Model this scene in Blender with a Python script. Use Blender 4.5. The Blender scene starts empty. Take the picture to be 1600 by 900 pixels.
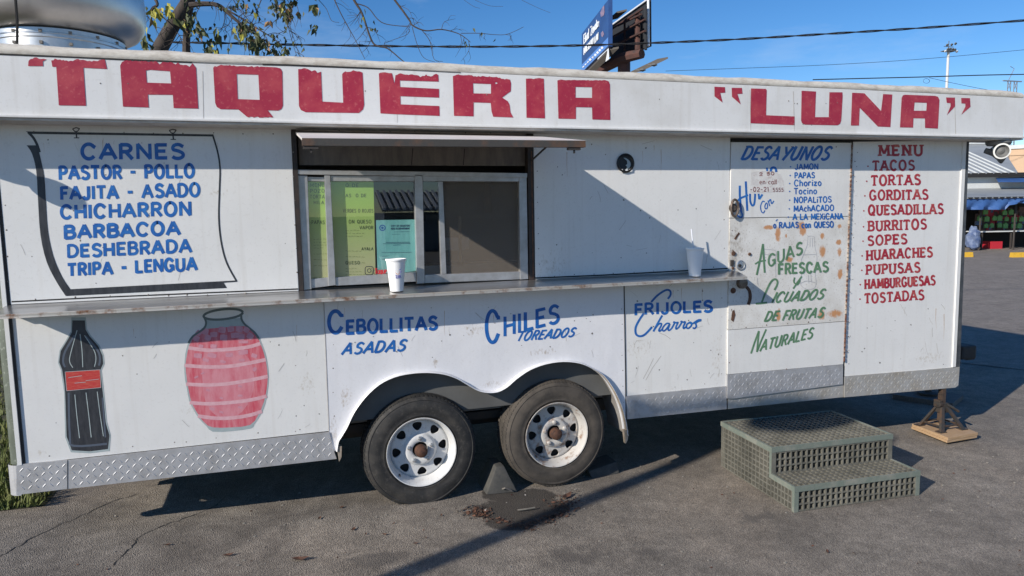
import bpy, bmesh, math, random
from mathutils import Vector, Matrix, noise as mnoise
from mathutils.geometry import tessellate_polygon
random.seed(7)
SC = bpy.context.scene
COL = SC.collection
R = math.radians

# ------------------------------------------------------------------ camera
F, YAW, PITCH, ROLL = 1108.28, .3094, .1054, -.0176
CAM = Vector((0, -4.042, 1.735))
cy, sy, cp, sp = math.cos(YAW), math.sin(YAW), math.cos(PITCH), math.sin(PITCH)
fw = Vector((sy*cp, cy*cp, -sp)); r0 = Vector((cy, -sy, 0)); u0 = r0.cross(fw)
rt = math.cos(ROLL)*r0 + math.sin(ROLL)*u0
up = -math.sin(ROLL)*r0 + math.cos(ROLL)*u0
cam_data = bpy.data.cameras.new('camera'); cam = bpy.data.objects.new('camera', cam_data); COL.objects.link(cam)
cam.matrix_world = Matrix(((rt.x, up.x, -fw.x, CAM.x), (rt.y, up.y, -fw.y, CAM.y), (rt.z, up.z, -fw.z, CAM.z), (0, 0, 0, 1)))
cam_data.sensor_width = 36; cam_data.lens = 36*F/1600; cam_data.clip_start = .05; cam_data.clip_end = 6000
SC.camera = cam

# ------------------------------------------------------------------ light
SUN = Vector((1.8, .85, -1)).normalized()
elev = math.asin(-SUN.z); azim = math.atan2(-SUN.x, -SUN.y)
W = bpy.data.worlds.new('World'); SC.world = W; W.use_nodes = True
nt = W.node_tree; nt.nodes.clear()
sky = nt.nodes.new('ShaderNodeTexSky'); sky.sky_type = 'NISHITA'; sky.sun_disc = False
sky.sun_elevation = elev; sky.sun_rotation = azim; sky.altitude = 20; sky.air_density = .85; sky.dust_density = .0; sky.ozone_density = 3.0
tc = nt.nodes.new('ShaderNodeTexCoord')
mp = nt.nodes.new('ShaderNodeMapping'); mp.inputs['Scale'].default_value = (1.2, 1.2, 5.0); mp.inputs['Rotation'].default_value = (0, .25, .4)
cn = nt.nodes.new('ShaderNodeTexNoise'); cn.inputs['Scale'].default_value = 2.6; cn.inputs['Detail'].default_value = 9; cn.inputs['Roughness'].default_value = .62
cr = nt.nodes.new('ShaderNodeValToRGB'); cr.color_ramp.elements[0].position = .56; cr.color_ramp.elements[1].position = .95
cr.color_ramp.elements[1].color = (.35, .35, .35, 1)
hs = nt.nodes.new('ShaderNodeHueSaturation'); hs.inputs['Saturation'].default_value = 1.28; hs.inputs['Value'].default_value = 1.34; hs.inputs['Hue'].default_value = .505
cm = nt.nodes.new('ShaderNodeMix'); cm.data_type = 'RGBA'; cm.inputs[7].default_value = (8.5, 9.2, 10.0, 1)
bg = nt.nodes.new('ShaderNodeBackground'); bg.inputs['Strength'].default_value = .081
wo = nt.nodes.new('ShaderNodeOutputWorld')
L = nt.links.new
L(tc.outputs['Generated'], mp.inputs[0]); L(mp.outputs[0], cn.inputs['Vector']); L(cn.outputs[0], cr.inputs[0])
L(sky.outputs[0], hs.inputs['Color']); L(hs.outputs[0], cm.inputs[6]); L(cr.outputs[0], cm.inputs[0])
L(cm.outputs[2], bg.inputs[0]); L(bg.outputs[0], wo.inputs[0])
sl = bpy.data.lights.new('sun', 'SUN'); sl.energy = 4.6; sl.angle = R(.53); sl.color = (1.0, .93, .83)
so = bpy.data.objects.new('sun', sl); COL.objects.link(so); so.location = (-20, -10, 15)
so.rotation_euler = SUN.to_track_quat('-Z', 'Y').to_euler()
SC.view_settings.view_transform = 'Standard'; SC.view_settings.look = 'None'; SC.view_settings.gamma = 1
SC.view_settings.exposure = 0.25

# ------------------------------------------------------------------ measuring: a photo point put on a real plane of the place
def ray(x, y): return rt*((x-800)/F) - up*((y-450)/F) + fw
def onY(x, y, c=0.): d = ray(x, y); return CAM + d*((c-CAM.y)/d.y)
def onZ(x, y, z=0.): d = ray(x, y); return CAM + d*((z-CAM.z)/d.z)
def onD(x, y, dist): return CAM + ray(x, y)*dist
def gz(x):
    return max(-.02, min(.10, .032-.0275*(x-.68)))

# ------------------------------------------------------------------ materials
def N(nt, t, **k):
    n = nt.nodes.new(t)
    for a, b in k.items(): setattr(n, a, b)
    return n
MATS = {}
def mat(name, col, rough=.5, metal=0., var=.0, vscale=8., col2=None, bump=0., bscale=60., stretch=(1, 1, 1), detail=6, spec=.5, lo=.35, hi=.7,
        streak=0., bump2=0., b2scale=2.5, speck=0., sscale=250., speckcol=(.02, .02, .02)):
    m = bpy.data.materials.new(name); m.use_nodes = True; nt = m.node_tree; b = nt.nodes['Principled BSDF']
    b.inputs['Roughness'].default_value = rough; b.inputs['Metallic'].default_value = metal
    if 'Specular IOR Level' in b.inputs: b.inputs['Specular IOR Level'].default_value = spec
    b.inputs['Base Color'].default_value = (*col, 1)
    tc = N(nt, 'ShaderNodeTexCoord'); mp = N(nt, 'ShaderNodeMapping'); mp.inputs['Scale'].default_value = stretch
    nt.links.new(tc.outputs['Object'], mp.inputs[0])
    cur = None
    if col2 is not None or var > 0:
        n = N(nt, 'ShaderNodeTexNoise'); n.inputs['Scale'].default_value = vscale; n.inputs['Detail'].default_value = detail; n.inputs['Roughness'].default_value = .65
        nt.links.new(mp.outputs[0], n.inputs['Vector'])
        r = N(nt, 'ShaderNodeValToRGB'); r.color_ramp.elements[0].position = lo; r.color_ramp.elements[1].position = hi
        c2 = col2 if col2 is not None else tuple(c*(1-var) for c in col)
        r.color_ramp.elements[0].color = (*col, 1); r.color_ramp.elements[1].color = (*c2, 1)
        nt.links.new(n.outputs[0], r.inputs[0]); cur = r.outputs[0]
    def over(fac_socket, c):
        nonlocal cur
        mx = N(nt, 'ShaderNodeMix', data_type='RGBA'); mx.inputs[6].default_value = (*col, 1)
        if cur is not None: nt.links.new(cur, mx.inputs[6])
        mx.inputs[7].default_value = (*c, 1); nt.links.new(fac_socket, mx.inputs[0]); cur = mx.outputs[2]
    if streak > 0:
        mp2 = N(nt, 'ShaderNodeMapping'); mp2.inputs['Scale'].default_value = (26, 26, 1.1); nt.links.new(tc.outputs['Object'], mp2.inputs[0])
        n = N(nt, 'ShaderNodeTexNoise'); n.inputs['Scale'].default_value = 1.; n.inputs['Detail'].default_value = 5; nt.links.new(mp2.outputs[0], n.inputs['Vector'])
        r = N(nt, 'ShaderNodeValToRGB'); r.color_ramp.elements[0].position = .55; r.color_ramp.elements[1].position = .8; r.color_ramp.elements[1].color = (streak,)*3+(1,)
        nt.links.new(n.outputs[0], r.inputs[0]); over(r.outputs[0], (.36, .30, .22))
    if speck > 0:
        n = N(nt, 'ShaderNodeTexNoise'); n.inputs['Scale'].default_value = sscale; n.inputs['Detail'].default_value = 2; nt.links.new(tc.outputs['Object'], n.inputs['Vector'])
        r = N(nt, 'ShaderNodeValToRGB'); r.color_ramp.elements[0].position = .60; r.color_ramp.elements[1].position = .68; r.color_ramp.elements[1].color = (speck,)*3+(1,)
        nt.links.new(n.outputs[0], r.inputs[0]); over(r.outputs[0], speckcol)
    if cur is not None: nt.links.new(cur, b.inputs['Base Color'])
    last = None
    for s, sc_, dist in ((bump, bscale, .003), (bump2, b2scale, .02)):
        if s > 0:
            n = N(nt, 'ShaderNodeTexNoise'); n.inputs['Scale'].default_value = sc_; n.inputs['Detail'].default_value = 4
            nt.links.new(mp.outputs[0], n.inputs['Vector'])
            bp = N(nt, 'ShaderNodeBump'); bp.inputs['Strength'].default_value = s; bp.inputs['Distance'].default_value = dist
            nt.links.new(n.outputs[0], bp.inputs['Height'])
            if last is not None: nt.links.new(last, bp.inputs['Normal'])
            last = bp.outputs[0]
    if last is not None: nt.links.new(last, b.inputs['Normal'])
    MATS[name] = m; return m
def rust_spots(m, spots, rustcol=(.50, .20, .045), nscale=48., th=.42, sx=(1, 1, .55), ax=2, amp=.40):
    """stains with a shape of their own: each spot (x, z, rx, rz) on the panel, broken up by noise"""
    nt = m.node_tree; b = nt.nodes['Principled BSDF']
    tc = N(nt, 'ShaderNodeTexCoord'); sep = N(nt, 'ShaderNodeSeparateXYZ'); nt.links.new(tc.outputs['Object'], sep.inputs[0])
    tot = None
    def M(op, a, bb):
        k = N(nt, 'ShaderNodeMath', operation=op)
        for i, v in enumerate((a, bb)):
            if isinstance(v, (int, float)): k.inputs[i].default_value = v
            elif v is not None: nt.links.new(v, k.inputs[i])
        return k.outputs[0]
    for (x, z, rx, rz) in spots:
        dx = M('DIVIDE', M('SUBTRACT', sep.outputs[0], x), rx); dz = M('DIVIDE', M('SUBTRACT', sep.outputs[ax], z), rz)
        d = M('ADD', M('MULTIPLY', dx, dx), M('MULTIPLY', dz, dz))
        g = M('SUBTRACT', 1.0, d); g = M('MAXIMUM', g, 0.0)
        tot = g if tot is None else M('MAXIMUM', tot, g)
    n = N(nt, 'ShaderNodeTexNoise'); n.inputs['Scale'].default_value = nscale; n.inputs['Detail'].default_value = 6; n.inputs['Roughness'].default_value = .7
    mpp = N(nt, 'ShaderNodeMapping'); mpp.inputs['Scale'].default_value = sx; nt.links.new(tc.outputs['Object'], mpp.inputs[0]); nt.links.new(mpp.outputs[0], n.inputs['Vector'])
    f = M('ADD', M('MULTIPLY', tot, amp), M('MULTIPLY', M('SUBTRACT', n.outputs[0], .5), 1.3 if amp < .5 else 1.0))
    f = M('MULTIPLY', f, M('GREATER_THAN', tot, .001))
    r = N(nt, 'ShaderNodeValToRGB'); r.color_ramp.elements[0].position = th*.55; r.color_ramp.elements[1].position = th*1.1; r.color_ramp.elements[1].color = (.85,)*3+(1,)
    nt.links.new(f, r.inputs[0])
    mx = N(nt, 'ShaderNodeMix', data_type='RGBA'); mx.inputs[7].default_value = (*rustcol, 1)
    src = b.inputs['Base Color'].links
    if src: nt.links.new(src[0].from_socket, mx.inputs[6])
    else: mx.inputs[6].default_value = b.inputs['Base Color'].default_value
    nt.links.new(r.outputs[0], mx.inputs[0]); nt.links.new(mx.outputs[2], b.inputs['Base Color'])

WHITE = mat('white_paint', (.74, .735, .715), .36, var=.07, vscale=2.2, streak=.16, bump2=.2, b2scale=2.6, speck=.13, sscale=70, speckcol=(.45, .42, .38))
WHITE2 = mat('newer_white_paint', (.74, .74, .76), .38, var=.05, vscale=3, streak=.08, bump2=.34, b2scale=3.4, speck=.15, sscale=80, speckcol=(.5, .48, .45))
DOORW = mat('door_white_paint', (.72, .715, .695), .42, var=.10, vscale=3, streak=.15, bump2=.10, b2scale=3, speck=.15, sscale=75, speckcol=(.4, .36, .30))
DOORM = mat('weathered_door_paint', (.70, .69, .66), .5, col2=(.50, .47, .42), vscale=4, lo=.42, hi=.8, speck=.45, sscale=85, speckcol=(.3, .25, .19))
FASW = mat('fascia_paint', (.72, .715, .70), .45, col2=(.60, .585, .55), vscale=3.2, lo=.45, hi=.85, streak=.22, bump2=.09, b2scale=2., speck=.13, sscale=60, speckcol=(.4, .37, .32))
CAPM = mat('weathered_roof_edge', (.62, .58, .51), .7, col2=(.38, .33, .27), vscale=14, lo=.42, hi=.75, stretch=(1, 1, 2.5), bump=.35, bscale=50)
SOFF = mat('soffit_paint', (.56, .53, .49), .6, col2=(.33, .28, .22), vscale=7, lo=.45, hi=.8)
RED = mat('red_sign_paint', (.36, .022, .05), .45, col2=(.50, .075, .085), vscale=9, lo=.45, hi=.8, speck=.5, sscale=55, speckcol=(.52, .12, .12), bump=.15)
REDM = mat('red_menu_paint', (.36, .016, .036), .5, col2=(.52, .14, .11), vscale=14, lo=.48, hi=.72)
BLUE = mat('blue_sign_paint', (.009, .098, .37), .45, col2=(.025, .175, .50), vscale=20, lo=.4, hi=.7)
GREEN = mat('green_sign_paint', (.085, .19, .10), .5, col2=(.14, .26, .15), vscale=25, lo=.4, hi=.7)
BLACKP = mat('black_sign_paint', (.022, .024, .03), .45, col2=(.055, .058, .065), vscale=16, stretch=(3, 1, .6), lo=.4, hi=.75)
SLATE = mat('slate_paint', (.085, .105, .14), .5); PALEG = mat('pale_glass_paint', (.40, .46, .46), .5, col2=(.30, .36, .37), vscale=12)
REDL = mat('red_label_paint', (.48, .035, .035), .5, col2=(.55, .13, .08), vscale=30, stretch=(1, 1, 5), lo=.45, hi=.75)
PINK = mat('pink_drink_paint', (.54, .075, .11), .5, col2=(.63, .24, .27), vscale=13, stretch=(3.2, 1, .5), lo=.38, hi=.66)
PINKL = mat('pale_pink_paint', (.62, .25, .29), .5, col2=(.56, .14, .18), vscale=14, stretch=(2, 1, .7), lo=.4, hi=.7)
STRIPE = mat('stripe_pink_paint', (.68, .42, .46), .5, col2=(.6, .3, .34), vscale=40); ICE = mat('ice_paint', (.60, .30, .36), .5, col2=(.5, .2, .26), vscale=30)
PENC = mat('pencil_line', (.42, .42, .44), .6)
DIA = mat('diamond_plate', (.50, .50, .51), .58, metal=.55, col2=(.34, .33, .32), vscale=10, lo=.45, hi=.8, bump=.12, bscale=120)
DIRTYD = mat('dusty_diamond_plate', (.47, .46, .44), .62, metal=.45, col2=(.38, .34, .28), vscale=9, lo=.4, hi=.75, bump=.12, bscale=120)
STEEL = mat('counter_steel', (.55, .54, .53), .28, metal=.9, col2=(.30, .28, .26), vscale=5, stretch=(.6, 4, 1), lo=.45, hi=.85, bump=.06, bscale=40)
EDGE = mat('counter_edge', (.50, .47, .42), .5, metal=.5, col2=(.20, .09, .04), vscale=14, lo=.5, hi=.66)
ALU = mat('window_aluminium', (.50, .50, .50), .42, metal=.6, col2=(.36, .35, .34), vscale=14)
RIV = mat('rivet_metal', (.20, .18, .16), .6, metal=.3)
DARK = mat('dark_recess', (.018, .017, .017), .8); RUSTB = mat('rusty_brown', (.14, .065, .035), .8, col2=(.05, .03, .022), vscale=30, bump=.4)
RUSTY = mat('rusty_edge', (.055, .052, .048), .8, col2=(.13, .065, .035), vscale=5, lo=.5, hi=.68, bump=.4)
HEAD = mat('header_board', (.20, .175, .15), .8, col2=(.12, .11, .10), vscale=5, stretch=(5, 1, 1))
SCREEN = mat('insect_screen', (.23, .195, .16), .9, col2=(.12, .105, .09), vscale=260, stretch=(1, 1, .35), lo=.4, hi=.7)
RUBBER = mat('tyre_rubber', (.020, .0195, .019), .7, col2=(.060, .054, .047), vscale=11, lo=.45, hi=.78, bump=.3, bscale=90, speck=.3, sscale=60, speckcol=(.10, .09, .08))
RUBD = mat('dusty_tyre_rubber', (.078, .066, .054), .85, col2=(.028, .025, .022), vscale=8, lo=.42, hi=.70, bump=.3, bscale=70)
RIMW = mat('white_rim', (.66, .66, .65), .42, var=.14, vscale=16, speck=.25, sscale=70, speckcol=(.35, .27, .2))
RIMR = mat('worn_rim', (.50, .48, .45), .5, col2=(.27, .18, .13), vscale=22, lo=.52, hi=.66, detail=9)
HUB = mat('rusty_hub', (.13, .06, .035), .7, metal=.3, col2=(.05, .03, .025), vscale=40, bump=.3)
LINER = mat('wheel_well_skin', (.30, .29, .28), .7, col2=(.20, .17, .14), vscale=6); TAN = mat('flange_inside', (.42, .36, .29), .7, col2=(.25, .19, .13), vscale=16)
FRAME = mat('chassis_steel', (.035, .033, .032), .7, col2=(.06, .045, .035), vscale=15)
SPUN = mat('spun_aluminium', (.60, .58, .56), .38, metal=.95, col2=(.50, .49, .48), vscale=7, bump=.05, bscale=30)
GALV = mat('galvanised', (.58, .59, .60), .38, metal=.8, var=.2, vscale=18)
POSTG = mat('mottled_green_post', (.085, .10, .075), .6, col2=(.16, .18, .145), vscale=10, stretch=(1, 1, .5), speck=.5, sscale=60, speckcol=(.30, .32, .27))
GRATE = mat('step_grating', (.165, .158, .132), .75, col2=(.085, .083, .068), vscale=7, bump=.4, bscale=90)
GRTRIM = mat('step_edge_trim', (.145, .172, .146), .65, col2=(.235, .235, .20), vscale=11, lo=.45, hi=.72, bump=.2)
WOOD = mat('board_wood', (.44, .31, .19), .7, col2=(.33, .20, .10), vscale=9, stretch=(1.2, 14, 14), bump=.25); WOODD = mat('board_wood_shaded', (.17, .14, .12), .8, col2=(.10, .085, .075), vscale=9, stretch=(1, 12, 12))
STANDM = mat('jack_stand_steel', (.06, .055, .05), .6, metal=.4, col2=(.13, .07, .04), vscale=22, lo=.45, hi=.75)
CHOCK = mat('chock_rubber', (.05, .05, .048), .85, col2=(.09, .085, .075), vscale=18, bump=.4)
FOAM = mat('foam_cup', (.86, .86, .86), .5, spec=.35); STRAW = mat('straw', (.7, .72, .78), .3)
ORG = mat('orange_print', (.75, .25, .09), .5); PURP = mat('blue_print', (.10, .08, .40), .5)
BARK = mat('bark', (.075, .058, .048), .9, col2=(.032, .026, .022), vscale=22, stretch=(1, 1, .3), bump=.6, bscale=30)
LEAFD = mat('leaf_dark', (.060, .075, .018), .6, var=.4, vscale=3); LEAFY = mat('leaf_yellow', (.38, .34, .05), .6, col2=(.20, .22, .03), vscale=5); LEAFB = mat('leaf_brown', (.26, .15, .06), .7)
DRY = mat('dry_leaf', (.13, .055, .03), .8, col2=(.045, .025, .018), vscale=25); DRYP = mat('pale_litter', (.62, .58, .53), .7)
WIRE = mat('cable_black', (.015, .015, .016), .6); LAMPW = mat('lamp_glass', (.80, .80, .76), .25); LAMPG = mat('lamp_grey', (.16, .16, .155), .6, var=.3, vscale=20)
TARP = mat('blue_tarp', (.032, .085, .24), .5, col2=(.05, .125, .32), vscale=2, bump2=.6, b2scale=5); TARPD = mat('crumpled_tarp', (.05, .085, .20), .5, col2=(.22, .27, .38), vscale=5, bump2=.9, b2scale=8)
ROOFM = mat('metal_roof', (.40, .42, .42), .5, metal=.25, var=.2, vscale=1.5); SIDING = mat('white_siding', (.60, .62, .62), .6, var=.12, vscale=2)
BEIGE = mat('beige_stucco', (.58, .40, .26), .8, var=.06, vscale=1); YELL = mat('yellow_curb', (.68, .40, .035), .7, var=.2, vscale=9)
BAGG = mat('green_label', (.14, .34, .10), .6); BAGD = mat('dark_goods', (.06, .05, .05), .7, col2=(.16, .08, .06), vscale=3); REDC = mat('red_crate', (.45, .02, .035), .5)
MAST = mat('mast_paint', (.62, .62, .60), .5); PYL = mat('pylon_steel', (.22, .25, .29), .6)
BBLUE = mat('billboard_blue', (.030, .085, .25), .5, col2=(.02, .055, .17), vscale=.5); BLIT = mat('billboard_band', (.10, .24, .58), .5); BWHT = mat('billboard_white', (.78, .80, .82), .5)
BBACK = mat('billboard_back', (.02, .022, .026), .8); BRUST = mat('billboard_rust', (.10, .042, .032), .8, col2=(.045, .03, .028), vscale=2)
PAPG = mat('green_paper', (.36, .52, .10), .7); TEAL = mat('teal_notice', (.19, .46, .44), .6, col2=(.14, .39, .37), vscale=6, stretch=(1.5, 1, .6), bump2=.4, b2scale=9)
INK = mat('faded_ink', (.045, .075, .02), .8); INKB = mat('notice_ink', (.04, .09, .14), .8); INKN = mat('seal_blue', (.02, .10, .33), .6); INKR = mat('red_sticker', (.55, .02, .03), .5)
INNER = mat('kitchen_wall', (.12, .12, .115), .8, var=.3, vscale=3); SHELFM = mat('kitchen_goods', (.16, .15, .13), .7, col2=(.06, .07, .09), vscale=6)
PEEL = mat('sticker_residue', (.56, .54, .53), .7, col2=(.70, .69, .67), vscale=24, speck=.6, sscale=55, speckcol=(.45, .38, .36)); PEELR = mat('residue_ink', (.17, .055, .06), .7, col2=(.4, .28, .27), vscale=70, lo=.45, hi=.6)
CARW = mat('van_white', (.76, .76, .75), .25); CARG = mat('van_glass', (.02, .025, .03), .08)
SOIL = mat('grass_soil', (.09, .085, .04), .9, var=.4, vscale=6); BLADE = mat('grass_blade', (.085, .12, .025), .7, col2=(.17, .17, .05), vscale=4)
# menu paper: greener at the top of the sheet, paler and yellower below
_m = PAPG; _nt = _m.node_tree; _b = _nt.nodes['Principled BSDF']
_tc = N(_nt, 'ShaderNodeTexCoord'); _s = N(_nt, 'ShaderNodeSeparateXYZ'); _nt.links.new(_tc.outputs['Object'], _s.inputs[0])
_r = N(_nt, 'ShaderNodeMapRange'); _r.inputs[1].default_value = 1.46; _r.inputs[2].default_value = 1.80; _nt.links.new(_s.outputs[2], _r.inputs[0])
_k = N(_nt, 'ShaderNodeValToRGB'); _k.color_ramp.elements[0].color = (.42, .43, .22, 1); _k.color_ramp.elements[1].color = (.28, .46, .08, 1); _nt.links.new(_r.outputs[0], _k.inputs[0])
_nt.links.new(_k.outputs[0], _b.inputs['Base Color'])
# window glass
GLASS = bpy.data.materials.new('window_glass'); GLASS.use_nodes = True; nt = GLASS.node_tree; nt.nodes.clear()
_t = N(nt, 'ShaderNodeBsdfTransparent'); _t.inputs[0].default_value = (.985, .99, .99, 1); _g = N(nt, 'ShaderNodeBsdfGlossy'); _g.inputs['Roughness'].default_value = .01; _g.inputs[0].default_value = (.9, .95, 1, 1)
_f = N(nt, 'ShaderNodeFresnel'); _f.inputs[0].default_value = 1.9; _x = N(nt, 'ShaderNodeMixShader'); _o = N(nt, 'ShaderNodeOutputMaterial')
_ge = N(nt, 'ShaderNodeNewGeometry'); _s1 = N(nt, 'ShaderNodeMath', operation='SUBTRACT'); _s1.inputs[0].default_value = 1.0; nt.links.new(_ge.outputs['Backfacing'], _s1.inputs[1])
_s2 = N(nt, 'ShaderNodeMath', operation='MULTIPLY'); nt.links.new(_s1.outputs[0], _s2.inputs[0]); nt.links.new(_f.outputs[0], _s2.inputs[1])   # only the outer face of the pane mirrors
nt.links.new(_s2.outputs[0], _x.inputs[0]); nt.links.new(_t.outputs[0], _x.inputs[1]); nt.links.new(_g.outputs[0], _x.inputs[2]); nt.links.new(_x.outputs[0], _o.inputs[0])
_nt = SCREEN.node_tree; _tr = N(_nt, 'ShaderNodeBsdfTransparent'); _mx = N(_nt, 'ShaderNodeMixShader'); _mx.inputs[0].default_value = .55   # the weave is partly open
_nt.links.new(_nt.nodes['Principled BSDF'].outputs[0], _mx.inputs[1]); _nt.links.new(_tr.outputs[0], _mx.inputs[2]); _nt.links.new(_mx.outputs[0], [n for n in _nt.nodes if n.type == 'OUTPUT_MATERIAL'][0].inputs[0])
# asphalt
def asphalt(name, c1, c2, wear):
    m = bpy.data.materials.new(name); m.use_nodes = True; nt = m.node_tree; b = nt.nodes['Principled BSDF']; b.inputs['Roughness'].default_value = .88
    tc = N(nt, 'ShaderNodeTexCoord')
    def noi(s, d=4, ro=.6):
        n = N(nt, 'ShaderNodeTexNoise'); n.inputs['Scale'].default_value = s; n.inputs['Detail'].default_value = d; n.inputs['Roughness'].default_value = ro
        nt.links.new(tc.outputs['Object'], n.inputs['Vector']); return n.outputs[0]
    def ramp(s, a, b_, ca, cb):
        r = N(nt, 'ShaderNodeValToRGB'); r.color_ramp.elements[0].position = a; r.color_ramp.elements[1].position = b_; r.color_ramp.elements[0].color = (*ca, 1); r.color_ramp.elements[1].color = (*cb, 1)
        nt.links.new(s, r.inputs[0]); return r.outputs[0]
    def mix(f, a, b_, blend='MIX'):
        x = N(nt, 'ShaderNodeMix', data_type='RGBA', blend_type=blend)
        if isinstance(f, float): x.inputs[0].default_value = f
        else: nt.links.new(f, x.inputs[0])
        for i, v in ((6, a), (7, b_)):
            if isinstance(v, tuple): x.inputs[i].default_value = (*v, 1)
            else: nt.links.new(v, x.inputs[i])
        return x.outputs[2]
    base = ramp(noi(1.3, 7, .65), .35, .68, c1, c2)
    base = mix(ramp(noi(.6, 5), .52, .7, (0, 0, 0), (.5, .5, .5)), base, wear)
    v = N(nt, 'ShaderNodeTexVoronoi'); v.inputs['Scale'].default_value = 175; nt.links.new(tc.outputs['Object'], v.inputs['Vector'])
    sp = ramp(v.outputs['Color'], .1, .95, (.62, .61, .60), (1.42, 1.40, 1.36))
    base = mix(1.0, base, sp, 'MULTIPLY'); base = mix(1.0, base, ramp(noi(11, 7, .72), .34, .66, (.74, .73, .72), (1.10, 1.10, 1.09)), 'MULTIPLY'); base = mix(1.0, base, ramp(noi(2.4, 6, .7), .36, .60, (.80, .79, .78), (1.06, 1.05, 1.04)), 'MULTIPLY')
    base = mix(ramp(noi(330, 2), .64, .72, (0, 0, 0), (.6, .6, .6)), base, (.22, .20, .18))
    base = mix(ramp(noi(5, 6, .7), .62, .75, (0, 0, 0), (.55, .55, .55)), base, tuple(c*.55 for c in c1))
    nt.links.new(base, b.inputs['Base Color'])
    bp = N(nt, 'ShaderNodeBump'); bp.inputs['Strength'].default_value = .7; bp.inputs['Distance'].default_value = .006; nt.links.new(v.outputs['Distance'], bp.inputs['Height'])
    nt.links.new(bp.outputs[0], b.inputs['Normal']); return m
ASPH = asphalt('asphalt', (.178, .158, .137), (.290, .262, .230), (.255, .210, .165))
LOT = asphalt('worn_lot_asphalt', (.235, .21, .19), (.27, .245, .222), (.20, .18, .163))
WET = mat('wet_asphalt', (.026, .021, .017), .32, col2=(.05, .036, .027), vscale=9, lo=.4, hi=.7, bump=.5, bscale=110)

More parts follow.
